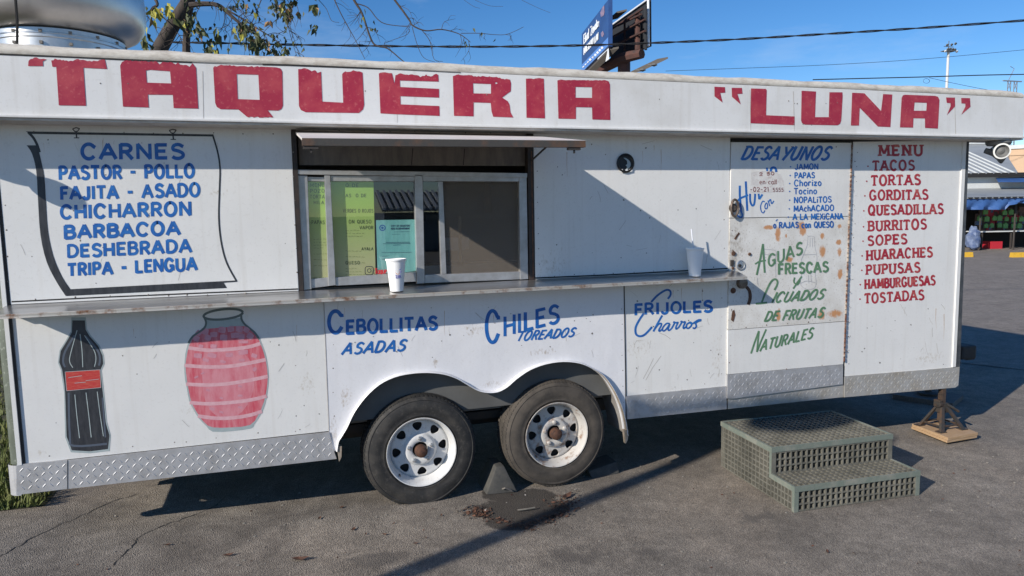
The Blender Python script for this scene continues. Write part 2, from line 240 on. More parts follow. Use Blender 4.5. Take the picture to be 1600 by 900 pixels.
# ------------------------------------------------------------------ mesh helpers
class MB:
    def __init__(s): s.v = []; s.f = []; s.mi = []
    def add(s, vs, fs, mi=0):
        o = len(s.v); s.v += [tuple(v) for v in vs]; s.f += [tuple(i+o for i in f) for f in fs]; s.mi += [mi]*len(fs); return s
    def box(s, x0, x1, y0, y1, z0, z1, mi=0, M=None):
        vs = [Vector((x, y, z)) for x in (x0, x1) for y in (y0, y1) for z in (z0, z1)]
        if M is not None: vs = [M @ v for v in vs]
        return s.add(vs, [(0, 1, 3, 2), (4, 6, 7, 5), (0, 4, 5, 1), (2, 3, 7, 6), (0, 2, 6, 4), (1, 5, 7, 3)], mi)
    def hexa(s, a, b, mi=0):        # two quads a (front) and b (back)
        return s.add(list(a)+list(b), [(0, 1, 2, 3), (7, 6, 5, 4), (0, 4, 5, 1), (1, 5, 6, 2), (2, 6, 7, 3), (3, 7, 4, 0)], mi)
    def prism(s, poly, off, holes=(), mi=0, back=True):   # poly of 3D points extruded by off
        off = Vector(off); loops = [list(map(Vector, poly))]+[list(map(Vector, h)) for h in holes]
        allv = [v for l in loops for v in l]; n = len(allv)
        tris = tessellate_polygon(loops); vs = allv+[v+off for v in allv]
        fs = [tuple(t) for t in tris]
        if back: fs += [tuple(i+n for i in reversed(t)) for t in tris]
        k = 0
        for l in loops:
            m = len(l)
            for i in range(m): j = (i+1) % m; fs.append((k+i, k+j, n+k+j, n+k+i))
            k += m
        return s.add(vs, fs, mi)
    def flat(s, poly, holes=(), mi=0):
        loops = [list(map(Vector, poly))]+[list(map(Vector, h)) for h in holes]; allv = [v for l in loops for v in l]
        return s.add(allv, [tuple(t) for t in tessellate_polygon(loops)], mi)
    def tube(s, pts, rad, n=8, mi=0, cap=True):
        pts = [Vector(p) for p in pts]; rs = rad if isinstance(rad, (list, tuple)) else [rad]*len(pts); o = len(s.v); ref = None
        for i, p in enumerate(pts):
            d = (pts[min(i+1, len(pts)-1)]-pts[max(i-1, 0)]).normalized()
            if ref is None: ref = d.orthogonal().normalized()
            ref = (ref-d*ref.dot(d)).normalized(); b = d.cross(ref)
            for k in range(n): a = 2*math.pi*k/n; s.v.append(tuple(p+(ref*math.cos(a)+b*math.sin(a))*rs[i]))
        for i in range(len(pts)-1):
            for k in range(n): a = o+i*n+k; b2 = o+i*n+(k+1) % n; s.f.append((a, b2, b2+n, a+n)); s.mi.append(mi)
        if cap:
            s.f.append(tuple(o+k for k in reversed(range(n)))); s.mi.append(mi); e = o+(len(pts)-1)*n; s.f.append(tuple(e+k for k in range(n))); s.mi.append(mi)
        return s
    def lathe(s, prof, n=48, M=None, mi=0, wrap=True):    # profile (r, h) round local Z
        o = len(s.v); M = M or Matrix()
        for (r, h) in prof:
            for k in range(n): a = 2*math.pi*k/n; s.v.append(tuple(M @ Vector((r*math.cos(a), r*math.sin(a), h))))
        for i in range(len(prof)-1):
            for k in range(n): a = o+i*n+k; b = o+i*n+(k+1) % n; s.f.append((a, b, b+n, a+n)); s.mi.append(mi)
        return s
    def disc(s, c, r, n, M, mi=0):
        o = len(s.v)
        for k in range(n): a = 2*math.pi*k/n; s.v.append(tuple(M @ (Vector(c)+Vector((r*math.cos(a), r*math.sin(a), 0)))))
        s.f.append(tuple(range(o, o+n))); s.mi.append(mi); return s
    def build(s, name, m, parent=None, smooth=False, bevel=0, kind=None, label=None):
        me = bpy.data.meshes.new(name); me.from_pydata(s.v, [], s.f); ms = m if isinstance(m, (list, tuple)) else [m]
        for x in ms: me.materials.append(x)
        if len(ms) > 1: me.polygons.foreach_set('material_index', s.mi)
        bm = bmesh.new(); bm.from_mesh(me); bmesh.ops.recalc_face_normals(bm, faces=bm.faces)
        if bevel:
            es = [e for e in bm.edges if len(e.link_faces) == 2 and e.calc_face_angle(0) > .6]
            bmesh.ops.bevel(bm, geom=es, offset=bevel, segments=2, affect='EDGES', profile=.6)
        bm.to_mesh(me); bm.free()
        if smooth:
            me.polygons.foreach_set('use_smooth', [True]*len(me.polygons)); me.set_sharp_from_angle(angle=R(38))
        o = bpy.data.objects.new(name, me); COL.objects.link(o)
        if parent is not None: o.parent = parent; o.matrix_parent_inverse = Matrix.Translation(-parent.matrix_basis.translation) if parent.parent is None else Matrix()
        if kind: o['kind'] = kind
        if label: o['label'] = label
        return o
def thing(name, loc, label, cat, group=None):
    o = bpy.data.objects.new(name, None); COL.objects.link(o); o.location = loc; o.empty_display_size = .1
    o['label'] = label; o['category'] = cat
    if group: o['group'] = group
    return o
def tag(o, label, cat, group=None):
    o['label'] = label; o['category'] = cat
    if group: o['group'] = group
    return o
def RY(c): return Matrix.Translation(c) @ Matrix.Rotation(R(90), 4, 'X')      # local +Z -> -Y (towards the street)

# ------------------------------------------------------------------ setting: ground
mb = MB(); xs = [-1500, -300, -60, -12, -5]+[-2.2+.15*i for i in range(37)]+[4, 6, 12, 25, 60, 300, 1500]; ys = [-1500, -60, -10, -4, -2, 0, 2, 5, 12, 40, 200, 3000]
for y in ys:
    for x in xs: mb.v.append((x, y, gz(x)))
nx = len(xs)
for j in range(len(ys)-1):
    for i in range(nx-1): mb.f.append((j*nx+i, j*nx+i+1, (j+1)*nx+i+1, (j+1)*nx+i)); mb.mi.append(0)
g = mb.build('ground', ASPH, smooth=True); g['kind'] = 'structure'
mb = MB().flat([(7.6, 1.0, -.014), (9.6, -3.2, -.014), (70, -30, -.014), (70, 60, -.014), (7, 60, -.014), (4.5, 6.5, -.014)])
o = mb.build('parking_lot', LOT); o['kind'] = 'structure'
mb = MB(); vx = [-1.40, -1.62, -1.85, -3, -14]
for x in vx:
    for y in (.58+random.uniform(-.03, .03), 9): mb.v.append((x, y, gz(x)+.003))
for i in range(4): mb.f.append((2*i, 2*i+1, 2*i+3, 2*i+2)); mb.mi.append(0)
o = mb.build('grass_verge', SOIL); o['kind'] = 'structure'
mb = MB()
for i in range(9000):
    x = -1.41-abs(random.gauss(0, 1))*.9; y = .56+random.random()**1.5*6; h = random.uniform(.03, .10); a = random.random()*6.28; w = .004+.003*random.random(); l = random.uniform(-.04, .04); l2 = random.uniform(-.04, .04)
    dx, dy = math.cos(a)*w, math.sin(a)*w
    mb.add([(x-dx, y-dy, .10), (x+dx, y+dy, .10), (x+l*.4+dx*.6, y+l2*.4+dy*.6, .10+h*.6), (x+l, y+l2, .10+h)], [(0, 1, 2), (0, 2, 3)])
o = mb.build('grass', BLADE, kind='stuff')
# cracks: thin dark openings in the asphalt
def ground_ribbon(pts, w, name, m, z=.002, ws=None):
    P = [onZ(x, y, .02) for x, y in pts]
    for i in range(len(P)): P[i].z = gz(P[i].x)+z
    mb = MB(); n = len(P)
    for i, p in enumerate(P):
        d = (P[min(i+1, n-1)]-P[max(i-1, 0)]); d.z = 0; d.normalize(); q = Vector((-d.y, d.x, 0))*(ws[i] if ws else w)*.5*random.uniform(.5, 1.4)
        mb.v += [tuple(p-q), tuple(p+q)]
    for i in range(n-1): mb.f.append((2*i, 2*i+1, 2*i+3, 2*i+2)); mb.mi.append(0)
    return mb.build(name, m)
def jag(pts, k=5, a=1.6):
    out = []
    for (x0, y0), (x1, y1) in zip(pts, pts[1:]):
        for i in range(k): t = i/k; out.append((x0+(x1-x0)*t+random.uniform(-a, a), y0+(y1-y0)*t+random.uniform(-a, a)*.6))
    return out+[pts[-1]]
for pts in ([(178, 900), (196, 880), (212, 866), (218, 855), (242, 842), (264, 832), (292, 822), (312, 815), (340, 800), (352, 789)], [(-5, 894), (20, 880), (45, 864), (80, 845), (130, 822), (170, 802), (215, 786)]):
    o = ground_ribbon(jag(pts), .005, 'asphalt_crack', DARK); o['kind'] = 'structure'

# ------------------------------------------------------------------ lettering: brush strokes on a real surface
def arc(cx, cy_, rx, ry, a0, a1, n=14): return [(cx+rx*math.cos(R(a0+(a1-a0)*i/n)), cy_+ry*math.sin(R(a0+(a1-a0)*i/n))) for i in range(n+1)]
def bez(*p, n=12):
    out = []
    for i in range(n+1):
        t = i/n; q = [Vector((*a, 0)) for a in p]
        while len(q) > 1: q = [q[k].lerp(q[k+1], t) for k in range(len(q)-1)]
        out.append((q[0].x, q[0].y))
    return out
SS = [(.62, .84)]+arc(.35, .745, .25, .235, 40, 215, 10)+[(.40, .52)]+arc(.34, .255, .29, .245, 62, -150, 12)
G = {
 'A': (.80, [[(0, 0), (.40, 1)], [(.40, 1), (.80, 0)], [(.14, .34), (.66, .34)]]),
 'B': (.66, [[(.06, 0), (.06, 1)], [(.06, .97), (.34, .97)]+arc(.36, .755, .22, .215, 90, -90, 8)+[(.06, .53)], [(.30, .53)]+arc(.38, .28, .26, .25, 90, -90, 9)+[(.06, .03)]]),
 'C': (.74, [[(.70, .78)]+arc(.38, .5, .34, .5, 42, 318, 20)]),
 'D': (.74, [[(.06, 0), (.06, 1)], [(.06, .97), (.28, .97)]+arc(.30, .5, .40, .47, 90, -90, 14)+[(.06, .03)]]),
 'E': (.58, [[(.06, 0), (.06, 1)], [(.06, .95), (.58, .95)], [(.06, .52), (.50, .52)], [(.06, .05), (.58, .05)]]),
 'F': (.56, [[(.06, 0), (.06, 1)], [(.06, .95), (.56, .95)], [(.06, .50), (.48, .50)]]),
 'G': (.76, [[(.70, .80)]+arc(.38, .5, .34, .5, 45, 330, 20), [(.44, .42), (.72, .42)], [(.69, .44), (.69, .06)]]),
 'H': (.72, [[(.06, 0), (.06, 1)], [(.66, 0), (.66, 1)], [(.06, .5), (.66, .5)]]),
 'I': (.16, [[(.08, 0), (.08, 1)]]),
 'J': (.54, [[(.46, 1), (.46, .25)]+arc(.25, .24, .21, .24, 0, -170, 8)]),
 'L': (.56, [[(.06, 0), (.06, 1)], [(.06, .05), (.56, .05)]]),
 'M': (.92, [[(.06, 0), (.10, 1)], [(.10, 1), (.46, .18)], [(.46, .18), (.82, 1)], [(.82, 1), (.88, 0)]]),
 'N': (.74, [[(.06, 0), (.06, 1)], [(.06, 1), (.68, 0)], [(.68, 0), (.68, 1)]]),
 'O': (.78, [arc(.39, .5, .35, .5, 90, 455, 26)]),
 'P': (.62, [[(.06, 0), (.06, 1)], [(.06, .97), (.32, .97)]+arc(.34, .72, .24, .25, 90, -90, 9)+[(.06, .47)]]),
 'Q': (.80, [arc(.39, .5, .35, .5, 90, 455, 26), [(.44, .28), (.78, -.10)]]),
 'R': (.66, [[(.06, 0), (.06, 1)], [(.06, .97), (.32, .97)]+arc(.34, .73, .24, .24, 90, -90, 9)+[(.06, .49)], [(.32, .48), (.64, 0)]]),
 'S': (.66, [SS]),
 'T': (.66, [[(.33, 0), (.33, 1)], [(0, .95), (.66, .95)]]),
 'U': (.72, [[(.06, 1), (.06, .34)]+arc(.36, .32, .30, .32, 180, 360, 14)+[(.66, 1)]]),
 'V': (.74, [[(0, 1), (.37, 0)], [(.37, 0), (.74, 1)]]),
 'W': (.96, [[(0, 1), (.24, 0)], [(.24, 0), (.48, .9)], [(.48, .9), (.72, 0)], [(.72, 0), (.96, 1)]]),
 'X': (.70, [[(0, 0), (.68, 1)], [(.02, 1), (.70, 0)]]),
 'Y': (.70, [[(0, 1), (.34, .48)], [(.70, 1), (.28, 0)]]),
 'Z': (.64, [[(.02, .95), (.60, .95)], [(.60, .95), (.02, .05)], [(.02, .05), (.64, .05)]]),
 'a': (.56, [arc(.27, .32, .23, .32, 60, 400, 16), [(.50, .64), (.50, 0)]]),
 'c': (.52, [[(.48, .54)]+arc(.28, .32, .24, .32, 50, 310, 14)]),
 'd': (.58, [arc(.27, .32, .23, .32, 60, 400, 16), [(.52, 1), (.52, 0)]]),
 'e': (.54, [[(.06, .34), (.48, .36)]+arc(.27, .34, .22, .30, 5, 300, 14)]),
 'h': (.56, [[(.06, 1), (.06, 0)], [(.06, .44)]+arc(.28, .40, .22, .24, 150, 0, 8)+[(.50, 0)]]),
 'i': (.16, [[(.08, .64), (.08, 0)], [(.08, .86), (.08, .96)]]),
 'l': (.16, [[(.08, 1), (.08, 0)]]),
 'n': (.56, [[(.06, .64), (.06, 0)], [(.06, .44)]+arc(.28, .40, .22, .24, 150, 0, 8)+[(.50, 0)]]),
 'o': (.56, [arc(.28, .32, .24, .32, 90, 455, 18)]),
 'q': (.58, [arc(.27, .32, .23, .32, 60, 400, 16), [(.50, .64), (.50, -.3)]]),
 'r': (.42, [[(.06, .64), (.06, 0)], [(.06, .42)]+arc(.26, .38, .20, .26, 150, 40, 6)]),
 't': (.40, [[(.18, .9), (.18, .1), (.36, .0)], [(0, .64), (.38, .64)]]),
 'u': (.56, [[(.06, .64), (.06, .26)]+arc(.28, .24, .22, .24, 180, 360, 10)+[(.50, .64)], [(.50, .3), (.50, 0)]]),
 'v': (.50, [[(0, .64), (.25, 0)], [(.25, 0), (.50, .64)]]),
 'z': (.50, [[(.02, .61), (.46, .61)], [(.46, .61), (.02, .04)], [(.02, .04), (.50, .04)]]),
 '-': (.46, [[(.06, .46), (.40, .46)]]), '.': (.2, [[(.05, .02), (.14, .02)]]), '·': (.2, [[(.05, .45), (.16, .45)]]),
 "'": (.18, [[(.08, 1), (.06, .7)]]),
 '0': (.6, [arc(.3, .5, .26, .5, 90, 455, 20)]), '1': (.3, [[(.04, .8), (.18, 1), (.18, 0)]]), '2': (.58, [arc(.29, .72, .24, .27, 170, -30, 10)+[(.04, .04)], [(.04, .04), (.58, .04)]]),
 '5': (.58, [[(.52, .96), (.10, .96), (.08, .56)]+arc(.28, .32, .26, .30, 110, -150, 12)]), '8': (.6, [arc(.3, .74, .22, .25, 90, 455, 14), arc(.3, .26, .27, .27, 90, 455, 14)]),
 '6': (.6, [arc(.3, .3, .26, .3, 90, 455, 16), bez((.06, .34), (.1, .8), (.48, 1))]),
 ' ': (.36, []),
}
def smooth_px(pts, k=4):
    out = []
    n = len(pts)
    for i in range(n-1):
        p0, p1, p2, p3 = (Vector((*pts[max(0, min(n-1, j))], 0)) for j in (i-1, i, i+1, i+2))
        for s in range(k):
            t = s/k; v = .5*((2*p1)+(p2-p0)*t+(2*p0-5*p1+4*p2-p3)*t*t+(3*p1-p0-3*p2+p3)*t**3); out.append((v.x, v.y))
    return out+[tuple(pts[-1])]
def ribbon2d(pts, w, taper=None, ext=.0):
    """outline of one brush stroke in photo units, split at sharp corners"""
    P = [Vector((x, y)) for x, y in pts]
    Q = [P[0]]
    for p in P[1:]:
        if (p-Q[-1]).length > 1e-4: Q.append(p)
    P = Q
    if len(P) < 2: return []
    out = []; cur = [P[0]]
    for i in range(1, len(P)):
        cur.append(P[i])
        if i < len(P)-1:
            a = (P[i]-P[i-1]).normalized(); b = (P[i+1]-P[i]).normalized()
            if a.dot(b) < .45: out.append(cur); cur = [P[i]]
    out.append(cur); res = []
    for c in out:
        if len(c) < 2: continue
        if ext:
            c = list(c); c[0] = c[0]-(c[1]-c[0]).normalized()*ext; c[-1] = c[-1]+(c[-1]-c[-2]).normalized()*ext
        n = len(c); Lr = []; Rr = []
        for i, p in enumerate(c):
            a = (c[i]-c[i-1]).normalized() if i else (c[1]-c[0]).normalized(); b = (c[i+1]-c[i]).normalized() if i < n-1 else a
            nn = Vector((-(a+b).y, (a+b).x)); nn = nn.normalized() if nn.length > 1e-6 else Vector((-a.y, a.x))
            ww = w*.5/max(.6, nn.dot(Vector((-a.y, a.x))))
            if taper: ww *= taper(i/(n-1))
            Lr.append(p+nn*ww); Rr.append(p-nn*ww)
        res.append((Lr, Rr))
    return res
class Paint:
    """collects flat strokes and areas; every stroke lies a hair above the last so none share a plane"""
    def __init__(s, surf, eps=.0012): s.mb = MB(); s.surf = surf; s.k = 0; s.eps = min(eps, .0016)*.8+max(0, eps-.0016)*.12
    def pt(s, x, y):
        v = s.surf(x, y); return v-Vector((0, s.eps+0.00005*s.k, 0))
    def stroke(s, pts, w, taper=None, ext=.0, mi=0):
        for Lr, Rr in ribbon2d(pts, w, taper, ext):
            s.k += 1; n = len(Lr); vs = []
            for a, b in zip(Lr, Rr): vs += [s.pt(*a), s.pt(*b)]
            s.mb.add(vs, [(2*i, 2*i+1, 2*i+3, 2*i+2) for i in range(n-1)], mi)
        if s.k > 14: s.k = 0
        return s
    def area(s, poly, holes=(), mi=0, k=None):
        s.k += 1
        kk = s.k
        if k is not None: s.k = k
        s.mb.flat([s.pt(*p) for p in poly], [[s.pt(*p) for p in h] for h in holes], mi); s.k = kk; return s
    def dot(s, x, y, r, n=8, mi=0): return s.area([(x+r*math.cos(6.283*i/n), y+r*math.sin(6.283*i/n)) for i in range(n)], mi=mi)
    def text(s, txt, p0, p1, h0, sw, h1=None, slant=0., serif=False, gap=.22, lean=0., jit=.018, mi=0):
        h1 = h1 or h0; tot = sum(G[c][0] for c in txt)+gap*(len(txt)-1); x = 0.
        p0 = Vector(p0); p1 = Vector(p1)
        sl0 = slant*(h0+h1)/2
        L_ = (p1-p0); k = (L_.x-max(0, sl0)*.0)/tot
        for ch in txt:
            w, sts = G[ch]; jx, jy = random.uniform(-jit, jit), random.uniform(-jit, jit); js = random.uniform(.93, 1.07)
            def T(q):
                u = (x+q[0]+jx)/tot; h = h0+(h1-h0)*u
                b = p0+L_*u; return (b.x+(slant+lean)*q[1]*h, b.y-(q[1]+jy)*h)
            for st in sts:
                if len(st) == 2:   # straight strokes get a slight hand-drawn swell
                    a, b = st; st = [(a[0]+(b[0]-a[0])*t, a[1]+(b[1]-a[1])*t) for t in (0, .33, .66, 1)]
                s.stroke([T(q) for q in st], sw*js, ext=sw*.12 if not serif else 0, mi=mi)
                if serif:
                    for e, nb in ((st[0], st[1]), (st[-1], st[-2])):
                        if (abs(e[1]) < .02 or abs(e[1]-1) < .02) and abs(nb[1]-e[1]) > abs(nb[0]-e[0])*.6:
                            hw = .20; yy = e[1]+(.04 if e[1] < .5 else -.04)
                            s.stroke([T((e[0]-hw, yy)), T((e[0]+hw, yy))], sw*.62, mi=mi)
                        elif abs(e[1]-.95) < .02 or abs(e[1]-.05) < .02:
                            dy = -.16 if e[1] > .5 else .16
                            if e[0] > .5 or ch == 'T' : s.stroke([T((e[0], e[1]+.03*(1 if dy < 0 else -1))), T((e[0], e[1]+dy))], sw*.62, mi=mi)
            x += w+gap
        return s
    def build(s, name, m, parent, label=None): return s.mb.build(name, m, parent, label=label)

# ------------------------------------------------------------------ the food trailer
TR = thing('food_trailer', (1.8, 1.2, 0), 'long white food trailer with hand painted lettering and diamond plate skirts', 'food trailer')
X0, X1, YB = -1.34, 4.885, 2.45
def Wp(Y): return lambda x, y: onY(x, y, Y)
def pxprism(px, Y, depth, m, name, parent=TR, holes=(), bevel=0, **k):
    mb = MB().prism([onY(x, y, Y) for x, y in px], (0, depth, 0), [[onY(x, y, Y) for x, y in h] for h in holes]); return mb.build(name, m, parent, bevel=bevel, **k)
def wprism(pts, Y, depth, m, name, parent=TR, holes=(), bevel=0, **k):
    mb = MB().prism([(x, Y, z) for x, z in pts], (0, depth, 0), [[(x, Y, z) for x, z in h] for h in holes]); return mb.build(name, m, parent, bevel=bevel, **k)
def rivets(pts, Y, parent, r=.0042, m=RIV):
    mb = MB()
    for x, y in pts:
        c = onY(x+random.uniform(-1, 1), y+random.uniform(-1, 1), Y); rr = r*random.uniform(.7, 1.25); n = 6
        vs = [c+Vector((rr*math.cos(6.283*i/n), 0, rr*math.sin(6.283*i/n))) for i in range(n)]+[c+Vector((0, -rr*.6, 0))]
        mb.add(vs, [(i, (i+1) % n, n) for i in range(n)])
    return mb.build('rivets', m, parent, kind='stuff')
def along(a, b, step):
    n = max(1, int(math.hypot(b[0]-a[0], b[1]-a[1])/step)); return [(a[0]+(b[0]-a[0])*(i+.5)/n, a[1]+(b[1]-a[1])*(i+.5)/n) for i in range(n)]

# body shell behind the skins
mb = MB(); mb.box(X0, X1, .06, YB, 2.44, 2.50); mb.build('roof', CAPM, TR)
MB().box(X0, X1, YB-.04, YB, .40, 2.44).build('rear_wall', WHITE, TR)
MB().box(X0-.001, X0+.03, .06, YB-.042, .40, 2.438).build('end_wall', POSTG, TR)
MB().box(X1-.03, X1+.001, .06, YB-.042, .38, 2.438).build('end_wall', WHITE, TR)
MB().box(X0+.031, X1-.031, .262, YB-.042, .42, .47).build('floor_pan', FRAME, TR)
mb = MB()
for yy in (.55, 1.75): mb.box(X0+.1, X1+.02, yy, yy+.07, .30, .418)
for xx in (-1.0, 0.2, 2.4, 3.6, 4.7): mb.box(xx, xx+.06, .3, 2.35, .36, .415)
mb.build('chassis_frame', FRAME, TR)
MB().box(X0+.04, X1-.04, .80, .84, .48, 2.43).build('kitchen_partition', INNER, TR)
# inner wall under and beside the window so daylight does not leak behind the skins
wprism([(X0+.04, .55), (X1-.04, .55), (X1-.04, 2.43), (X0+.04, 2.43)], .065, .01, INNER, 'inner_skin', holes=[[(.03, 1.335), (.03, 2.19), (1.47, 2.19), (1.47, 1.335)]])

# wall panels
UL = wprism([(-1.2895, 1.331), (.064, 1.331), (.064, 2.205), (-1.2895, 2.205)], -.006, .03, WHITE, 'wall_panel', bevel=.003)
LL = pxprism([(40.3, 724.8), (513.6, 673.4), (505.1, 457), (17, 481)], -.001, .03, WHITE, 'wall_panel')
UR = wprism([(1.441, 1.331), (2.803, 1.331), (2.803, 2.205), (1.441, 2.205)], -.005, .03, WHITE, 'wall_panel', bevel=.003)
LM = pxprism([(978.4, 618.6), (1134.6, 603.2), (1137.4, 427.5), (975.8, 436)], -.001, .03, WHITE, 'wall_panel')
RP = pxprism([(1333.4, 221.5), (1504.4, 219.5), (1488, 574), (1319.6, 588)], -.004, .03, WHITE, 'wall_panel')
ARCH = [(527, 703), (529.5, 688), (534, 680), (543, 665), (554, 642), (571, 619), (592, 600), (615, 588.5), (640, 583), (666, 581.5), (691, 584), (712, 591), (729, 601), (744, 609.2), (759, 612.5), (775, 611.5), (790, 604), (805, 591), (826, 577), (851, 568), (877, 564.5), (902, 567), (923, 575.5), (940, 587), (953, 604), (963, 623), (970, 642), (974, 660), (976, 676)]
ARCHS = smooth_px(ARCH, 3)
wp_poly = [(505.9, 457), (514.4, 674), (515, 705)]+[(526, 705)]+ARCHS[1:]+[(977.2, 676), (977.2, 640), (974.9, 436)]
WP = pxprism(wp_poly, -.003, .03, WHITE2, 'wheel_arch_panel')
# folded flange along the arches
mb = MB(); Lp = [onY(x, y, 0) for x, y in ARCHS+[(977.5, 679)]]; n = len(Lp)
cen = sum(Lp, Vector())/n
for i, p in enumerate(Lp):
    d = Lp[min(i+1, n-1)]-Lp[max(i-1, 0)]; nn = Vector((-d.z, 0, d.x)).normalized()
    t = .007
    for yy, off in ((.02, 0), (-.034, .002), (-.037, t*.5), (-.034, t), (.0, t+.004), (.02, t)):
        mb.v.append((p.x+nn.x*off, yy, p.z+nn.z*off))
k = 6
for i in range(n-1):
    for j in range(k): a = i*k+j; b = i*k+(j+1) % k; mb.f.append((a, b, b+k, a+k)); mb.mi.append(0 if j > 0 else 1)
mb.f.append(tuple(range(k))); mb.mi.append(0); mb.f.append(tuple((n-1)*k+j for j in reversed(range(k)))); mb.mi.append(0)
mb.build('arch_flange', [WHITE2, TAN], TR, smooth=True)
# splash tabs hanging from the flange ends
for (x, y) in ((530, 704), (977, 678)):
    c = onY(x, y, -.012); MB().add([c+Vector(v) for v in ((-.012, -.02, .03), (.014, -.02, .03), (.010, -.016, -.035), (-.004, -.016, -.06), (-.012, .02, .03), (.014, .02, .03), (.010, .016, -.035), (-.004, .016, -.06))], [(0, 1, 2, 3), (7, 6, 5, 4), (0, 4, 5, 1), (1, 5, 6, 2), (2, 6, 7, 3), (3, 7, 4, 0)]).build('flange_end', TAN, TR)
# wheel well: skin following the arches and an inner wall
mb = MB()
for i, p in enumerate(Lp): mb.v += [(p.x, .022, p.z+.004), (p.x, .26, p.z+.004)]
for i in range(n-1): mb.f.append((2*i, 2*i+1, 2*i+3, 2*i+2)); mb.mi.append(0)
zb = onY(750, 641, .25).z
mb.prism([(.28, .258, zb), (2.1, .258, zb), (2.1, .258, .97), (.28, .258, .97)], (0, .004, 0))
mb.build('wheel_well', LINER, TR)

# diamond plate: sheet plus raised bars
def diamond(px, Y, m, parent=TR, pitch=.031, thick=.02, name='kick_plate'):
    P = [onY(x, y, Y) for x, y in px]; mb = MB().prism(P, (0, thick, 0))
    poly = [(p.x, p.z) for p in P]
    def inside(x, z):
        c = False; j = len(poly)-1
        for i in range(len(poly)):
            (xi, zi), (xj, zj) = poly[i], poly[j]
            if (zi > z) != (zj > z) and x < (xj-xi)*(z-zi)/(zj-zi)+xi: c = not c
            j = i
        return c
    xa, xb = min(p[0] for p in poly), max(p[0] for p in poly); za, zb_ = min(p[1] for p in poly), max(p[1] for p in poly)
    i = 0; x = xa
    while x < xb:
        j = 0; z = za
        while z < zb_:
            s = 1 if (i+j) % 2 else -1; l, w, h = .0145, .0038, .0018; c, sn = math.cos(R(48))*s, math.sin(R(48))
            def T(a, b, hh): return (x+a*c-b*sn, Y-hh, z+a*sn+b*c)
            if all(inside(x+a*c, z+a*sn) for a in (-l, l)):
                mb.add([T(-l, 0, 0), T(-l*.3, -w, 0), T(l*.3, -w, 0), T(l, 0, 0), T(l*.3, w, 0), T(-l*.3, w, 0), T(-l*.55, 0, h), T(l*.55, 0, h)],
                       [(0, 1, 6), (1, 2, 7, 6), (2, 3, 7), (3, 4, 7), (4, 5, 6, 7), (5, 0, 6)])
            j += 1; z += pitch
        i += 1; x += pitch
    return mb.build(name, m, parent)
diamond([(25.5, 773.4), (105, 764), (105, 719.4), (26, 725.9)], -.0115, DIA)
diamond([(106, 764), (160, 758), (526, 717), (520, 700), (514.5, 675.5), (106, 719.4)], -.009, DIA)
diamond([(980.5, 655), (1135.5, 639.2), (1134.8, 604), (978.6, 619.3)], -.008, DIA)
diamond([(1137.5, 639), (1317.5, 620.4), (1317.5, 600), (1137.5, 622)], -.004, DIRTYD)
diamond([(1319.4, 620.8), (1493, 605.5), (1497.5, 602), (1499.5, 573.2), (1319.6, 588.8)], -.010, DIRTYD)
# left corner: mottled post, white trim and dark gasket
xcp = -1.318; mb = MB(); mb.tube([(xcp, .050, .5235), (xcp, .050, 2.43)], .050, 20); mb.build('corner_post', POSTG, TR, smooth=True)
diamond_wrap = MB()
for k in range(8):
    a0, a1 = R(165+k*13.2), R(165+(k+1)*13.2)
    pts = [(xcp+.0615*math.cos(a), .050+.0615*math.sin(a), z) for a in (a0, a1) for z in (.367, .5235)]
    diamond_wrap.add(pts, [(0, 1, 3, 2)])
diamond_wrap.build('corner_plate', DIA, TR, smooth=True)
MB().box(-1.322, -1.303, -.014, .03, .5236, 2.2).build('corner_trim', WHITE, TR)
MB().box(-1.3028, -1.2905, -.006, .03, .5236, 2.2).build('corner_gasket', FRAME, TR)
# right corner trims
pxprism([(1505, 219.5), (1510.5, 219.5), (1493.5, 573), (1488.6, 573.8)], -.014, .05, WHITE, 'corner_trim')
pxprism([(1511, 219), (1514.5, 219), (1500, 572.6), (1494, 573)], -.010, .07, mat('dark_trim', (.035, .04, .048), .45, col2=(.09, .095, .10), vscale=15), 'corner_trim')
# seams: dark joints between panels
for a, b, w in (((505.3, 468), (513.9, 674), 1.0), ((975, 447), (977.9, 620), 1.6)):
    Paint(Wp(-.004)).stroke([a, b], w).build('panel_joint', DARK if w > 1.2 else SOFF, TR)
rivets(along((470/3, 463), (460, 458), 30)+along((24, 470), (150, 462), 45)+along((458, 220), (464, 445), 34)+along((8, 300), (14, 460), 38)+along((30, 206), (450, 209), 46), -.006, UL)
rivets(along((509, 500), (516, 672), 26)+along((45, 715), (500, 667), 60)+[(461, 571), (463, 650), (462, 674), (290, 690), (215, 585)], -.001, LL, .0035)
rivets(along((840, 232), (842, 425), 22)+along((850, 432), (1130, 417), 29)+along((1134, 230), (1131, 410), 42)+[(870, 382), (1000, 330), (1010, 395)], -.005, UR, .004)
rivets(along((971, 470), (974, 640), 24)+along((520, 520), (522, 668), 30), -.003, WP, .0035)
rivets(along((1128, 450), (1127, 600), 30)+along((985, 612), (1125, 598), 45), -.001, LM, .003)
rivets(along((1340, 228), (1326, 580), 22), -.004, RP, .0036)

